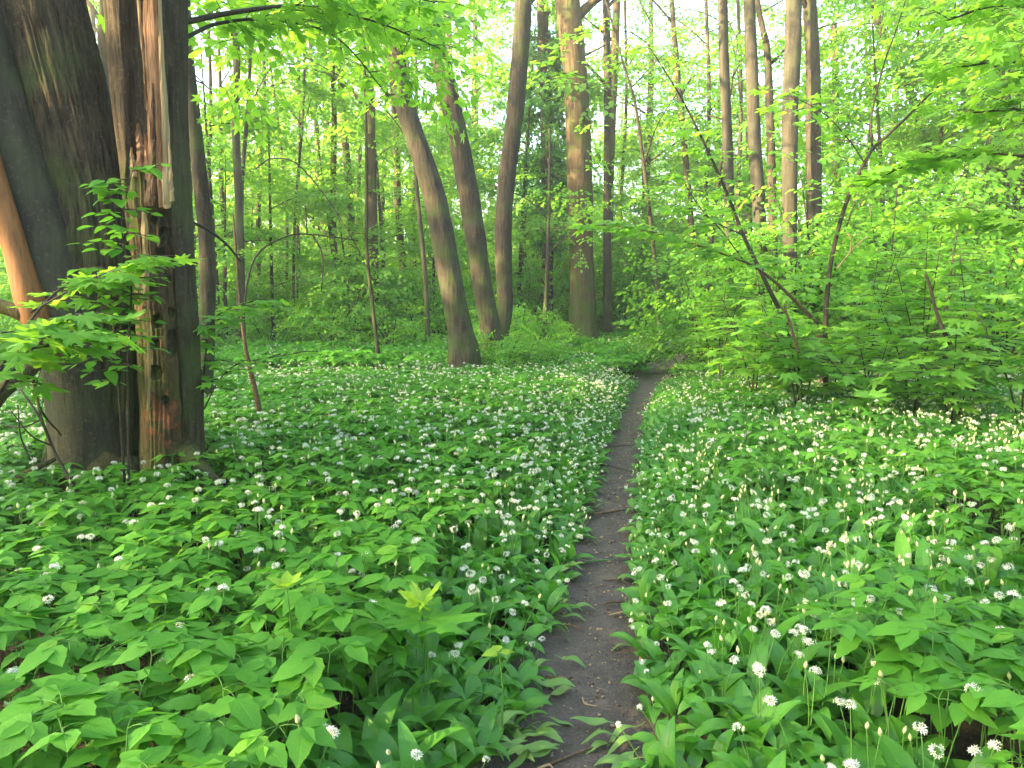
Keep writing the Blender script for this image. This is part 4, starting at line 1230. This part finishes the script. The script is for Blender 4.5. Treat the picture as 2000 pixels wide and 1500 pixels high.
T([(545, 260, 6), (560, 420, 7), (556, 660, 9)], 22, 'very thin trunk in the left background gap', H=15, mat='far_bark', ncrown=60, seed=30, nseg=10)
T([(1068, 560, 10), (1060, 660, 16)], 14.5, 'short dark stem in the shrubs left of the thick tan trunk', H=4.5, ncrown=60, cr=(1.3, 1.3, 1.3), limbs=3, seed=31, nseg=12, cz=2.4)
T([(1700, 230, 8), (1712, 400, 10), (1720, 640, 12)], 24, 'slim trunk behind the forked sapling at right', H=16, mat='far_bark', ncrown=70, seed=32, nseg=12)
for k, (x0, x1, w_, D_, hh, lb) in enumerate([
    (404, 412, 9, 17, 15, 'thin trunk just right of the dim brown trunk'), (513, 506, 11, 19, 16, 'slim trunk between the straight left trunk and the glade gap'), (575, 590, 9, 21, 16, 'slim trunk, left of the leaning one in the bright left gap'),
    (596, 572, 6, 17, 9, 'thin whip-like stem rising left of the bright gap'), (640, 662, 14, 18.5, 17, 'reddish trunk leaning right, left-hand neighbour of the slim pair'), (700, 704, 9, 23, 18, 'thin far trunk hugging the forked light trunk'),
    (748, 752, 10, 25, 18, 'thin far trunk right of the forked light trunk'), (806, 814, 8, 24, 17, 'very slim trunk seen behind the leaning dark trunk'), (1030, 1026, 11, 22, 17, 'slim trunk between the right curved stem and the ivy trunk'),
    (1084, 1090, 9, 25, 18, 'slim trunk squeezed between ivy trunk and thick tan trunk'), (1220, 1214, 8, 26, 18, 'slim far trunk just right of the thin straight trunk'), (1378, 1384, 10, 22, 17, 'slim trunk left of the leftmost smooth grey trunk'),
    (1440, 1447, 10, 20, 16, 'slim trunk in the gap between the first two grey trunks'), (1748, 1742, 11, 23, 17, 'slim upright trunk crossing the crooked leaning one'), (1838, 1834, 12, 24, 18, 'slim upright trunk among yellow leaves at right')]):
    T([(x0, -20, w_ * .7), ((x0 * 2 + x1) / 3 + 5, 200, w_ * .85), ((x0 + x1 * 2) / 3 - 4, 430, w_), (x1, 650, w_ * 1.15)], D_, lb, H=hh, ncrown=90, mat='warm_bark' if k == 4 else 'far_bark', seed=60 + k, nseg=14)
for a, k in TR:
    o = tree(*a, **k)
    a_, k_2 = a, k

# ------------------------------------------------------------------ right-hand thicket of maple saplings
MB_ = dict(kind='mleaf', mat='maple')
def pxs(L): return pxw([(x, y, D * 1.2) for x, y, D in L])
s, b_ = shrub_thing('maple_sapling', (1604, 700, 7.4 * 1.2), 'maple sapling whose reddish branch arches left across to the thick tan trunk', 'sapling')
leafy(s, b_, pxs([(1606, gy(7.4 * 1.2), 7.4), (1598, 650, 7.4), (1560, 595, 7.3), (1480, 525, 7.2), (1390, 488, 7.1), (1280, 455, 7.0), (1190, 440, 6.9), (1075, 448, 6.8)]), [.030, .026, .022, .016, .013, .010, .007, .003], 34, .42, 5, .180, seed=11, t0=.45, bmat='redtwig', name='stem', cap=150, **MB_)
leafy(s, b_, pxs([(1450, 505, 7.1), (1390, 430, 7.0), (1330, 400, 6.9)]), [.008, .006, .003], 7, .35, 5, .165, seed=12, cap=190, **MB_)
s, b_ = shrub_thing('maple_sapling', (1550, 700, 7.7 * 1.2), 'dark maple sapling leaning steeply left towards the top centre-right', 'sapling')
leafy(s, b_, pxs([(1560, gy(7.7 * 1.2), 7.7), (1545, 660, 7.7), (1500, 560, 7.6), (1452, 460, 7.6), (1425, 390, 7.6), (1385, 300, 7.5), (1330, 190, 7.4), (1262, 82, 7.3)]), [.034, .032, .028, .024, .021, .016, .011, .005], 16, .40, 5, .165, seed=13, t0=.5, bmat='twig', name='stem', cap=230, **MB_)
leafy(s, b_, pxs([(1262, 82, 7.3), (1225, 62, 7.2), (1160, 62, 7.1), (1118, 75, 7.0), (1100, 110, 6.9)]), [.006, .005, .004, .003, .002], 7, .30, 5, .125, seed=14, t0=.4, cap=230, **MB_)
leafy(s, b_, pxs([(1240, 70, 7.2), (1215, 120, 7.2), (1180, 170, 7.1)]), [.005, .004, .002], 3, .25, 3, .12, seed=15, cap=230, **MB_)
leafy(s, b_, pxs([(1100, 110, 6.9), (1080, 130, 6.8), (1110, 150, 6.8)]), [.003, .003, .002], 4, .25, 5, .12, seed=16, cap=230, **MB_)
leafy(s, b_, pxs([(1452, 460, 7.6), (1380, 420, 7.2), (1320, 330, 7.0)]), [.009, .007, .003], 8, .35, 5, .165, seed=17, cap=230, **MB_)
s, b_ = shrub_thing('maple_sapling', (1612, 720, 6.9 * 1.2), 'forked maple sapling standing upright in the right-hand thicket', 'sapling')
leafy(s, b_, pxs([(1614, gy(6.9 * 1.2), 6.9), (1612, 640, 6.9), (1622, 520, 6.9), (1645, 420, 6.9), (1672, 350, 6.9), (1704, 290, 6.9)]), [.032, .030, .026, .024, .022, .018], 12, .40, 5, .178, seed=18, t0=.35, bmat='twig', name='stem', cap=280, **MB_)
leafy(s, b_, pxs([(1704, 290, 6.9), (1702, 230, 6.9), (1725, 130, 6.8), (1750, 60, 6.8), (1772, -10, 6.7)]), [.012, .011, .009, .007, .004], 6, .3, 4, .13, seed=19, t0=.4, cap=280, **MB_)
leafy(s, b_, pxs([(1704, 290, 6.9), (1760, 240, 6.8), (1820, 180, 6.7), (1900, 105, 6.6), (1960, 70, 6.5)]), [.018, .015, .012, .009, .005], 14, .40, 5, .17, seed=20, t0=.3, cap=280, **MB_)
leafy(s, b_, pxs([(1690, 320, 6.9), (1655, 270, 6.8), (1600, 215, 6.7), (1500, 170, 6.6)]), [.008, .007, .005, .003], 10, .36, 5, .165, seed=21, t0=.35, cap=280, **MB_)
s, b_ = shrub_thing('maple_sapling', (2060, 700, 5.6), 'maple whose dark branch reaches in level from the right edge', 'sapling')
leafy(s, b_, pxw([(2120, gy(5.6), 5.6), (2110, 500, 5.6), (2060, 330, 5.7), (1990, 304, 5.8), (1900, 300, 5.9), (1820, 312, 6.0), (1750, 332, 6.1), (1690, 368, 6.2)]), [.035, .03, .020, .013, .011, .010, .007, .003], 26, .40, 5, .178, seed=22, t0=.45, bmat='twig', name='stem', cap=250, **MB_)
leafy(s, b_, pxw([(2110, 500, 5.6), (2020, 440, 5.6), (1930, 420, 5.7), (1850, 440, 5.8)]), [.014, .011, .008, .004], 14, .40, 5, .185, seed=23, t0=.2, bmat='twig', cap=250, **MB_)
rs = random.Random(5)
lab = ['broad-leaved maple sapling at the left end of the right-hand thicket', 'low maple sapling spreading beneath the arching branch', 'bushy maple sapling in the middle of the right-hand thicket', 'maple sapling with wide pale leaves before the thicket centre',
       'maple sapling right of the thicket centre', 'tall maple sapling in the thicket towards the right edge', 'low maple sapling at the thicket foot near the right edge', 'maple sapling leaving the photo at the right edge', 'small maple sapling behind the path bend',
       'maple sapling with layered leaves under the level dark branch', 'maple sapling low in the thicket beside the dead stem', 'young maple filling the upper thicket right of the forked sapling', 'young maple behind the steeply leaning sapling', 'low leafy maple sapling hiding the foot of the arching branch', 'low leafy maple sapling before the foot of the forked sapling']
for k, (x, D, top, sp_) in enumerate([(1400, 8.0, 560, .5), (1470, 7.0, 600, .5), (1690, 7.4, 480, .6), (1560, 6.4, 585, .5), (1800, 7.0, 460, .6), (1900, 6.6, 500, .6), (1860, 5.9, 640, .5), (1990, 5.8, 560, .6), (1392, 10.5, 590, .5),
                                   (1780, 6.4, 560, .55), (1700, 6.1, 650, .5), (1840, 8.6, 380, .8), (1500, 9.2, 430, .7), (1575, 6.9, 640, .5), (1640, 7.2, 620, .5)]):
    D *= 1.12; s, b_ = shrub_thing('maple_sapling', (x, 700, D), lab[k], 'sapling', 'maple saplings of the right-hand thicket')
    g = gy(D)
    for j in range(3):
        tx = x + rs.uniform(-90, 90) * 7 / D; ty = top + rs.uniform(-20, 90) * (j > 0)
        leafy(s, b_, pxw([(x + rs.uniform(-8, 8), g, D), (x + (tx - x) * .3, g + (ty - g) * .5, D + rs.uniform(-.2, .2)), (tx, ty, D + rs.uniform(-.5, .4))]), [.009, .007, .003], 11, sp_ * .8, 5, .185, seed=100 + k * 7 + j, t0=.42, bmat='twig', name='stem', cap=150, **MB_)
bare('dead_sapling', [(1856, 672, 6.2), (1840, 640, 6.2), (1826, 600, 6.2), (1818, 565, 6.2), (1808, 535, 6.2)], [8, 7, 6, 6, 5], 'twig', 'short dark dead stem in the thicket at right', 'branch')
bare('dead_twig', [(1634, 526, 6.4), (1655, 500, 6.4), (1678, 475, 6.4), (1694, 462, 6.4)], [3, 3, 2.5, 2], 'pale_wood', 'forked yellow dead twig caught in the forked sapling', 'branch', [([(1660, 495, 6.4), (1663, 470, 6.4), (1655, 455, 6.4)], [4, 3, 3])])
bare('dead_twig', [(1560, 690, 6.6), (1550, 655, 6.6), (1540, 625, 6.6), (1532, 592, 6.6)], [6, 5, 4, 3], 'redtwig', 'pale broken stick upright at the foot of the thicket', 'branch', [([(1550, 655, 6.6), (1540, 620, 6.6), (1525, 600, 6.6)], [5, 4, 2])])
# maple whose crown hangs in from the upper right
bt = atd(2180, gy(6.2), 6.2); bt[2] = 0
s = tag(empty('maple_tree', bt), 'maple outside the right edge with dark leafy boughs hanging into the upper right corner', 'tree')
P = np.array([[0, 0, -.1], [0, 0, 2.5], [.1, .1, 5], [.2, .1, 8.5]])
add_tube('trunk', P, [.2, .15, .12, .05], M['grey_bark'], s, 24, 50, bark_fn(9, .05, 6))
for k, pts in enumerate([[(2170, 60, 6.1), (2060, 20, 5.6), (1950, 10, 5.2), (1850, 40, 5.0)], [(2170, 200, 6.1), (2080, 150, 5.6), (1980, 120, 5.2), (1880, 130, 5.0)], [(2170, 300, 6.1), (2080, 240, 5.7), (2000, 215, 5.4), (1900, 220, 5.3)]]):
    leafy(s, bt, pxw(pts), [.03, .02, .012, .005], 17, .45, 5, .15, seed=60 + k, t0=.25, bmat='twig', cap=250, **MB_)
PP = np.array([atd(random.uniform(1860, 2120), random.uniform(-260, 60), random.uniform(4.6, 7)) - bt for _ in range(60)] + [atd(random.uniform(1960, 2100), random.uniform(40, 260), random.uniform(5, 7)) - bt for _ in range(24)])
crown('upper_foliage', s, PP, (0, 0, 5), SP_MAPLE, .8, 1.1, .3, .2)

# ------------------------------------------------------------------ shrubs and young trees of the middle distance (built once each, then copied)
def copy_tree(o, loc, rz, s, parent=None):
    c = o.copy(); sc.collection.objects.link(c)
    if parent is None:
        c.location = loc; c.rotation_euler = (0, 0, rz); c.scale = (s, s, s)
    else: c.parent = parent
    for ch in list(KIDS.get(o.name, [])): copy_tree(ch, None, 0, 1, c)
    return c
KIDS = {}
def note(root): KIDS[root.name] = list(root.children); return root

def proto_shrub(k, h, w, n_, srcs, name='shrub'):
    rs = random.Random(k)
    r_ = empty(name, (0, 0, 0))
    for j in range(4):
        a = rs.uniform(0, 6.28); e = rs.uniform(.3, .7) * w
        add_tube('stem', [(0, 0, -.05), (math.cos(a) * e * .35, math.sin(a) * e * .35, h * .45), (math.cos(a) * e, math.sin(a) * e, h * .85)], [.022, .016, .006], M['twig'], r_, 6, 8)
    P = cloud(n_, (0, 0, h * .52), (w, w, h * .52), -.1, 1.3, k)
    crown('foliage', r_, P, (0, 0, h * .4), srcs, .8, 1.3, .35, .2)
    return note(r_)
def proto_young(k, h, w, n_, srcs):
    rs = random.Random(k)
    r_ = empty('young_tree', (0, 0, 0))
    lx, ly = rs.uniform(-.6, .6), rs.uniform(-.6, .6)
    P = np.array([(0, 0, -.05), (lx * .3, ly * .3, h * .4), (lx, ly, h * .95)])
    add_tube('trunk', P, [.055, .04, .01], M['grey_bark'], r_, 10, 24)
    pts = []
    for j in range(7):
        z = h * (.22 + .75 * j / 6)
        a = j * 2.4; e = w * rs.uniform(.6, 1.0) * (1.1 - .6 * j / 6)
        c = np.array([lx * z / h, ly * z / h, z]); d = np.array([math.cos(a), math.sin(a), .18])
        add_tube('branch', [c, c + d * e * .5 + [0, 0, .1], c + d * e], [.018, .012, .004], M['twig'], r_, 5, 6)
        m_ = n_ // 7
        t = rng.uniform(.25, 1.1, m_)[:, None]
        pts.append(c + d * e * t + rng.normal(0, 1, (m_, 3)) * np.array([.38, .38, .13]) * w * .55)
    P = np.concatenate(pts)
    crown('foliage', r_, P, (lx * .5, ly * .5, h * .5), srcs, .8, 1.25, .28, .2)
    return note(r_)
def proto_far(k, h, w, cz, n_, srcs, r0=.2, mat='far_bark'):
    rs = random.Random(k)
    r_ = empty('background_tree', (0, 0, 0))
    lx, ly = rs.uniform(-1.2, 1.2), rs.uniform(-1, 1)
    P = np.array([(0, 0, -.1), (lx * .2, ly * .2, h * .3), (lx * .55 + .15, ly * .5, h * .6), (lx, ly, h)])
    add_tube('trunk', P, [r0 * 1.2, r0, r0 * .75, .03], M[mat], r_, 14, 44, bark_fn(k, .05, 4))
    for j in range(6):
        z = cz + (h - cz) * (j + .2) / 6
        a = rs.uniform(0, 6.28); e = w * rs.uniform(.6, 1)
        c = np.array([np.interp(z, P[:, 2], P[:, i]) for i in range(3)]); d = np.array([math.cos(a), math.sin(a), .6])
        add_tube('branch', [c, c + d * e * .5, c + d * e], [r0 * .35, r0 * .22, .015], M[mat], r_, 5, 6)
    c = np.array([lx * .7, ly * .7, (cz + h) / 2])
    crown('crown', r_, cloud(n_, c, (w, w, (h - cz) / 2 + .8), .0, .45, k), c, srcs, .8, 1.25, .35, .2)
    return note(r_)

PR_SH = [proto_shrub(1, 1.6, 1.0, 95, SP_BUSH), proto_shrub(2, 2.4, 1.3, 140, SP_LIME), proto_shrub(3, 3.2, 1.5, 170, SP_LIME), proto_shrub(4, 1.1, .9, 70, SP_BUSH)]
PR_YG = [proto_young(5, 5.0, 1.5, 130, SP_LIME), proto_young(6, 6.5, 1.9, 160, SP_LIME), proto_young(7, 8.5, 2.2, 190, SP_FAR), proto_young(8, 4.0, 1.3, 110, SP_MAPLE)]
PR_FT = [proto_far(9, 19, 3.2, 8.5, 125, SP_FAR, .20), proto_far(10, 22, 3.0, 11, 120, SP_FAR, .26), proto_far(11, 16, 2.8, 6, 120, SP_FARM, .14), proto_far(12, 20, 2.6, 10, 95, SP_FAR, .17, 'warm_bark')]

LM = [(300, 'the old tree'), (462, 'the straight left background trunk'), (727, 'the forked light trunk'), (880, 'the leaning dark trunk'), (985, 'the right curved stem'), (1136, 'the thick tan trunk'), (1187, 'the thin straight trunk'), (1320, 'the path bend'), (1425, 'the leftmost grey trunk'),
      (1545, 'the stoutest grey trunk'), (1640, 'the snapped trunk'), (1830, 'the crooked trunk'), (1948, 'the heavy right trunk')]
def near_words(px):
    x, nme = min(LM, key=lambda t: abs(t[0] - px))
    if abs(px - x) < 22: return 'behind ' + nme
    return ('right of ' if px > x else 'left of ') + nme

def far_word(D): return 'middle-distance' if D < 17 else 'distant' if D < 28 else 'far-off'
items = []
used = {}
def put(protos, k, px, D, s, name_words, cat, group):
    p_ = protos[k]
    x = (px - 1000) / FPX * D
    loc = (x, D, float(ground_z(x, D)) - .02)
    if id(p_) not in used:
        used[id(p_)] = 1; o = p_; o.location = loc; o.rotation_euler = (0, 0, rng.uniform(0, 6.28)); o.scale = (s, s, s)
    else: o = copy_tree(p_, loc, rng.uniform(0, 6.28), s)
    tag(o, cat=cat, group=group)
    items.append((o, '%s %s %s' % (far_word(D), name_words, near_words(px)), px))
    return o
# shrubs: dense low green from 12 m on, kept off the path
SHR = [(985, 10.9, 0, .58), (1025, 11.3, 0, .52), (1052, 12.4, 3, .75), (1075, 16, 0, .6), (1015, 14.0, 0, .8), (962, 13.6, 1, .5)]
for px, D, k, s in SHR: put(PR_SH, k, px, D, s, 'bushy shrub', 'shrub', 'shrubs of the undergrowth')
for px, D, k, s_ in [(420, 15.0, 0, .9), (470, 17.5, 1, .9), (525, 15.4, 3, .9), (585, 18, 1, 1.0), (640, 15.6, 0, .8), (700, 18, 1, 1.0), (765, 15.2, 3, 1.0), (825, 17, 0, 1.0), (868, 18, 1, .9), (1070, 21, 2, .9), (1030, 20, 2, .9), (1215, 23, 2, 1.1), (1255, 25, 2, 1.2), (1180, 24, 2, 1.2)]:
    put(PR_SH, k, px, D, s_, 'light green shrub', 'shrub', 'shrubs of the undergrowth')
for px, D, k, s_ in [(1660, 16, 2, 1.0), (1730, 14.5, 1, 1.1), (1800, 17, 2, 1.05), (1870, 15, 1, 1.15), (1960, 16, 2, 1.0), (1700, 21, 2, 1.2), (1850, 22, 2, 1.2), (1370, 17, 1, 1.15), (1010, 20, 2, 1.1), (430, 16, 1, 1.05)]:
    put(PR_YG, k, px, D, s_, 'light green young tree', 'tree', 'young trees of the undergrowth')
rr_ = random.Random(77)
def ok_spot(px, D):
    if D < 24 and abs(px - float(np.interp(D, [12, 15, 18, 24], [1268, 1295, 1330, 1250]))) < 900 / D + 14: return False
    return True
nsh = 0
while nsh < 88:
    D = 11.5 + 34 * rr_.random() ** 1.3
    px = rr_.uniform(-60, 2060)
    if px < 880 and D < 14.5: continue
    if 880 < px < 1350 and D < 21: continue
    if not ok_spot(px, D): continue
    k = rr_.choice([0, 1, 1, 2, 2, 3] if D < 22 else [1, 2, 2])
    put(PR_SH, k, px, D, rr_.uniform(.85, 1.25) * (1 if D < 25 else 1.25), rr_.choice(['low green shrub', 'rounded shrub']) if k in (0, 3) else 'tall green shrub', 'shrub', 'shrubs of the undergrowth')
    nsh += 1
nyg = 0
while nyg < 72:
    D = 14 + 30 * rr_.random() ** 1.2
    px = rr_.uniform(-60, 2060) if nyg % 2 else rr_.choice([rr_.uniform(380, 900), rr_.uniform(1180, 1420), rr_.uniform(380, 900), rr_.uniform(1000, 1130)])
    if px < 880 and D < 15.5: continue
    if 880 < px < 1380 and D < 21: continue
    if not ok_spot(px, D): continue
    k = rr_.choice([0, 1, 2, 3] if D < 22 else [1, 2, 2])
    put(PR_YG, k, px, D, rr_.uniform(.85, 1.2), 'young leafy tree', 'tree', 'young trees of the undergrowth')
    nyg += 1
nft = 0
while nft < 52:
    D = 24 + 42 * rr_.random() ** .9
    px = rr_.uniform(-80, 2080)
    put(PR_FT, rr_.randrange(4), px, D, rr_.uniform(.85, 1.15), 'slender forest tree', 'tree', 'slender trees of the background forest')
    nft += 1
uniq(items, 'there')
for p_ in PR_SH + PR_YG + PR_FT:
    if id(p_) not in used: raise RuntimeError('prototype left over')

# the wood beyond: one mass of foliage where no tree can be told from the next
PW = []
for _ in range(6500):
    a = random.uniform(-.80, .80); D = random.uniform(58, 92)
    z = random.uniform(.2, 11) if random.random() < .75 else random.uniform(0, 19)
    PW.append((math.tan(a) * D, D, z))
PW = np.array(PW)
g = fbm(PW * np.array([.16, .16, .2]), 91, 2) > -.60 + .06 * PW[:, 2]
PW = PW[g]
scatter('far_off_wood', PW, np.column_stack([rng.normal(-.5, .4, (len(PW), 2)), rng.uniform(0, 6.28, len(PW))]), rng.uniform(1.8, 2.8, len(PW)), SP_FAR)

# unseen forest foliage beside and behind the camera, added to block the low sun
PW = []
while len(PW) < 12500:
    a = random.uniform(-math.pi, math.pi); D = random.uniform(17, 48)
    if abs(a) < .78 + 1.5 / D: continue
    if math.cos(a) > 0 and abs(a) < .95 and D < 14: continue
    z = random.uniform(.3, 14.5)
    PW.append((math.sin(a) * D, math.cos(a) * D, z))
PW = np.array(PW)
PW = PW[fbm(PW * np.array([.16, .16, .22]), 95, 2) > -.43]
scatter('sun_blocking_wood', PW, np.column_stack([rng.normal(-.4, .4, (len(PW), 2)), rng.uniform(0, 6.28, len(PW))]), rng.uniform(1.5, 2.2, len(PW)), SP_FAR)

# ------------------------------------------------------------------ litter and twigs on the path
def path_px(px, py): return atz(px, py, 0.0)
items = []
def stick(p0, p1, r_, mat, label, bend=.02):
    A, B = path_px(*p0), path_px(*p1)
    for q in (A, B): q[2] = float(ground_z(q[0], q[1])) + .012 + r_
    mid = (A + B) / 2 + np.array([random.uniform(-bend, bend), random.uniform(-bend, bend), .006])
    b_ = A.copy(); root_me = MB().add(*tube([A - b_, mid - b_, B - b_], [r_ * .8, r_, r_ * .5], 7, 10, bark_fn(2, .15, 40)))
    o = root_me.obj('fallen_twig', M[mat]); o.location = b_
    return tag(o, label, 'twig', 'twigs lying on the path')
stick((1156, 998), (1224, 988), .009, 'redtwig', 'straight brown stick lying across the path below the narrow part')
stick((1130, 1090), (1195, 1082), .004, 'stem', 'green stalk fallen across the path above the two dark leaves')
stick((1178, 1118), (1232, 1128), .004, 'redtwig', 'thin brown twig at the right side of the path by the fallen green leaf')
stick((1180, 1167), (1222, 1162), .006, 'redtwig', 'short pale stick poking out from the right path edge')
stick((1190, 1186), (1238, 1172), .004, 'pale_wood', 'thin pale twig near the right path edge, below the short pale stick')
stick((1100, 1205), (1140, 1218), .004, 'redtwig', 'thin twig at the left path edge among trampled leaves')
stick((1068, 1310), (1118, 1308), .008, 'redtwig', 'short thick reddish stick at the left path edge')
stick((1068, 1474), (1212, 1428), .004, 'redtwig', 'long curved thin twig across the bottom of the path', .03)
stick((1138, 1345), (1168, 1362), .003, 'pale_wood', 'pale straw splinter in the middle of the lower path')
stick((1165, 905), (1232, 915), .004, 'twig', 'dark thin twig crossing the path where it narrows')
stick((1200, 868), (1238, 866), .004, 'twig', 'small dark twig on the far part of the path')
stick((1030, 1492), (1080, 1480), .004, 'pale_wood', 'bent straw at the bottom left corner of the path')
# crumbs: bud scales, chips, bits of straw
chip = []
for k in range(4):
    mb = MB(); mb.add(*blob(.35, 1.0, 5, 3)); chip.append(source('chip_source', mb.mesh('chip_source', M['pale_wood'] if k < 2 else M['redtwig'])))
n_ = 1500
yy = rng.uniform(1.3, 9, n_); uu = rng.normal(0, .55, n_)
xx = np.interp(yy, PC[:, 1], PC[:, 0]) + uu * path_half(yy)
scatter('path_litter', np.column_stack([xx, yy, ground_z(xx, yy) + .010]), np.column_stack([rng.normal(1.57, .15, n_), rng.normal(0, .2, n_), rng.uniform(0, 6.28, n_)]), rng.uniform(.004, .011, n_) * rng.choice([1, 1, 1, 2], n_), chip)
# trampled garlic leaves along the left lip
FLAT = []
for k in range(4):
    V, F, UV = garlic_leaf(.22, .026, 82, 100 + 6 * k, .6 * (k - 1.5), 9)
    V = V.copy(); V[:, 2] += .01 * np.sin(V[:, 1] * 40 + k)
    FLAT.append(MB().add(V, F, UV).mesh('trampled_leaf', M['tramp']))
items = []
for k in range(105):
    y = 1.5 + 4.2 * random.random() ** 1.7
    left = random.random() < .84
    h = float(path_half(y))
    x = float(np.interp(y, PC[:, 1], PC[:, 0])) + (-1 if left else 1) * (h + (random.uniform(-.02, .09) if left and y < 3.2 else random.uniform(.0, .08)))
    o = bpy.data.objects.new('trampled_leaf', random.choice(FLAT)); link(o)
    px_, py_ = project(x, y, 0)
    if py_ > 1560: y += .4; px_, py_ = project(x, y, 0)
    o.location = (x, y, float(ground_z(x, y)) + .015 + random.uniform(0, .03))
    o.rotation_euler = (random.gauss(0, .15), random.gauss(0, .3), (-1.2 if left else 1.2) + random.gauss(0, .8))
    s_ = random.uniform(.4, .7); o.scale = (s_, s_, s_)
    tag(o, cat='leaf', group='trampled leaves along the path')
    px_, py_ = project(x, y, 0)
    row = 'at the very bottom' if py_ > 1400 else 'low down' if py_ > 1250 else 'halfway up' if py_ > 1080 else 'far up'
    items.append((o, 'trampled limp leaf on the %s path lip, %s' % ('left' if left else 'right', row), px_))
uniq(items, 'there')

# ------------------------------------------------------------------ single plants that stand out
def seedling(px, py, z, size, nleaf, label, mat='yellow', kind='mleaf', tiltx=0.0):
    P = atz(px, py, z); g = float(ground_z(P[0], P[1]))
    r_ = empty('maple_seedling', (P[0], P[1], g))
    h = z - g
    add_tube('stem', [(0, 0, -.02), (.01, 0, h * .6), (0, 0, h)], [.004, .003, .002], M['stem'], r_, 6, 8)
    for k in range(nleaf):
        a = k * 6.28 / nleaf + .4
        X = Matrix.Translation((0, 0, h - .0 * k)) @ Euler((0, 0, a)).to_matrix().to_4x4() @ Euler((random.uniform(.0, .6) + tiltx, random.uniform(-.2, .2), 0)).to_matrix().to_4x4() @ Matrix.Translation((0, size * .12, 0)) @ Matrix.Scale(size * random.uniform(.85, 1.1), 4)
        part('leaf', tmesh(kind, random.randrange(4), M[mat]), r_, X)
    return tag(r_, label, 'plant')
seedling(822, 1180, .37, .115, 3, 'bright yellow-green lobed leaves standing above the herbs left of the path', tiltx=.5)
seedling(828, 1212, .33, .20, 3, 'broad green maple seedling just below the yellow-green leaves', 'elder')
seedling(560, 1148, .42, .055, 6, 'tall pale shoot with narrow whorled leaves left of centre', kind='sleaf', tiltx=.3)
seedling(975, 1275, .27, .05, 4, 'small pale seedling with four leaves beside the path', 'yellow', 'sleaf')
seedling(1395, 850, .40, .17, 3, 'maple seedling with a broad pale leaf right of the path', 'maple')
seedling(1700, 775, .55, .20, 4, 'maple seedling with broad leaves before the thicket', 'maple')
seedling(1330, 790, .35, .15, 3, 'small maple seedling close to the right side of the path', 'maple')

# ------------------------------------------------------------------ the moist evening air of the wood
hz = bpy.data.meshes.new('haze')
x0, x1, y0, y1, z0, z1 = -170, 170, -75, 240, -1.4, 32
hz.from_pydata([(x, y, z) for x in (x0, x1) for y in (y0, y1) for z in (z0, z1)], [], [(0, 1, 3, 2), (4, 6, 7, 5), (0, 4, 5, 1), (2, 3, 7, 6), (0, 2, 6, 4), (1, 5, 7, 3)])
ho = link(bpy.data.objects.new('haze', hz)); ho['kind'] = 'stuff'
hm = bpy.data.materials.new('haze_air'); hm.use_nodes = True
hm.node_tree.nodes.clear()
o_ = hm.node_tree.nodes.new('ShaderNodeOutputMaterial'); v_ = hm.node_tree.nodes.new('ShaderNodeVolumePrincipled')
v_.inputs['Color'].default_value = (.90, .95, .90, 1); v_.inputs['Density'].default_value = 0.0026
v_.inputs['Anisotropy'].default_value = 0.2
hm.node_tree.links.new(v_.outputs[0], o_.inputs['Volume'])
hz.materials.append(hm)
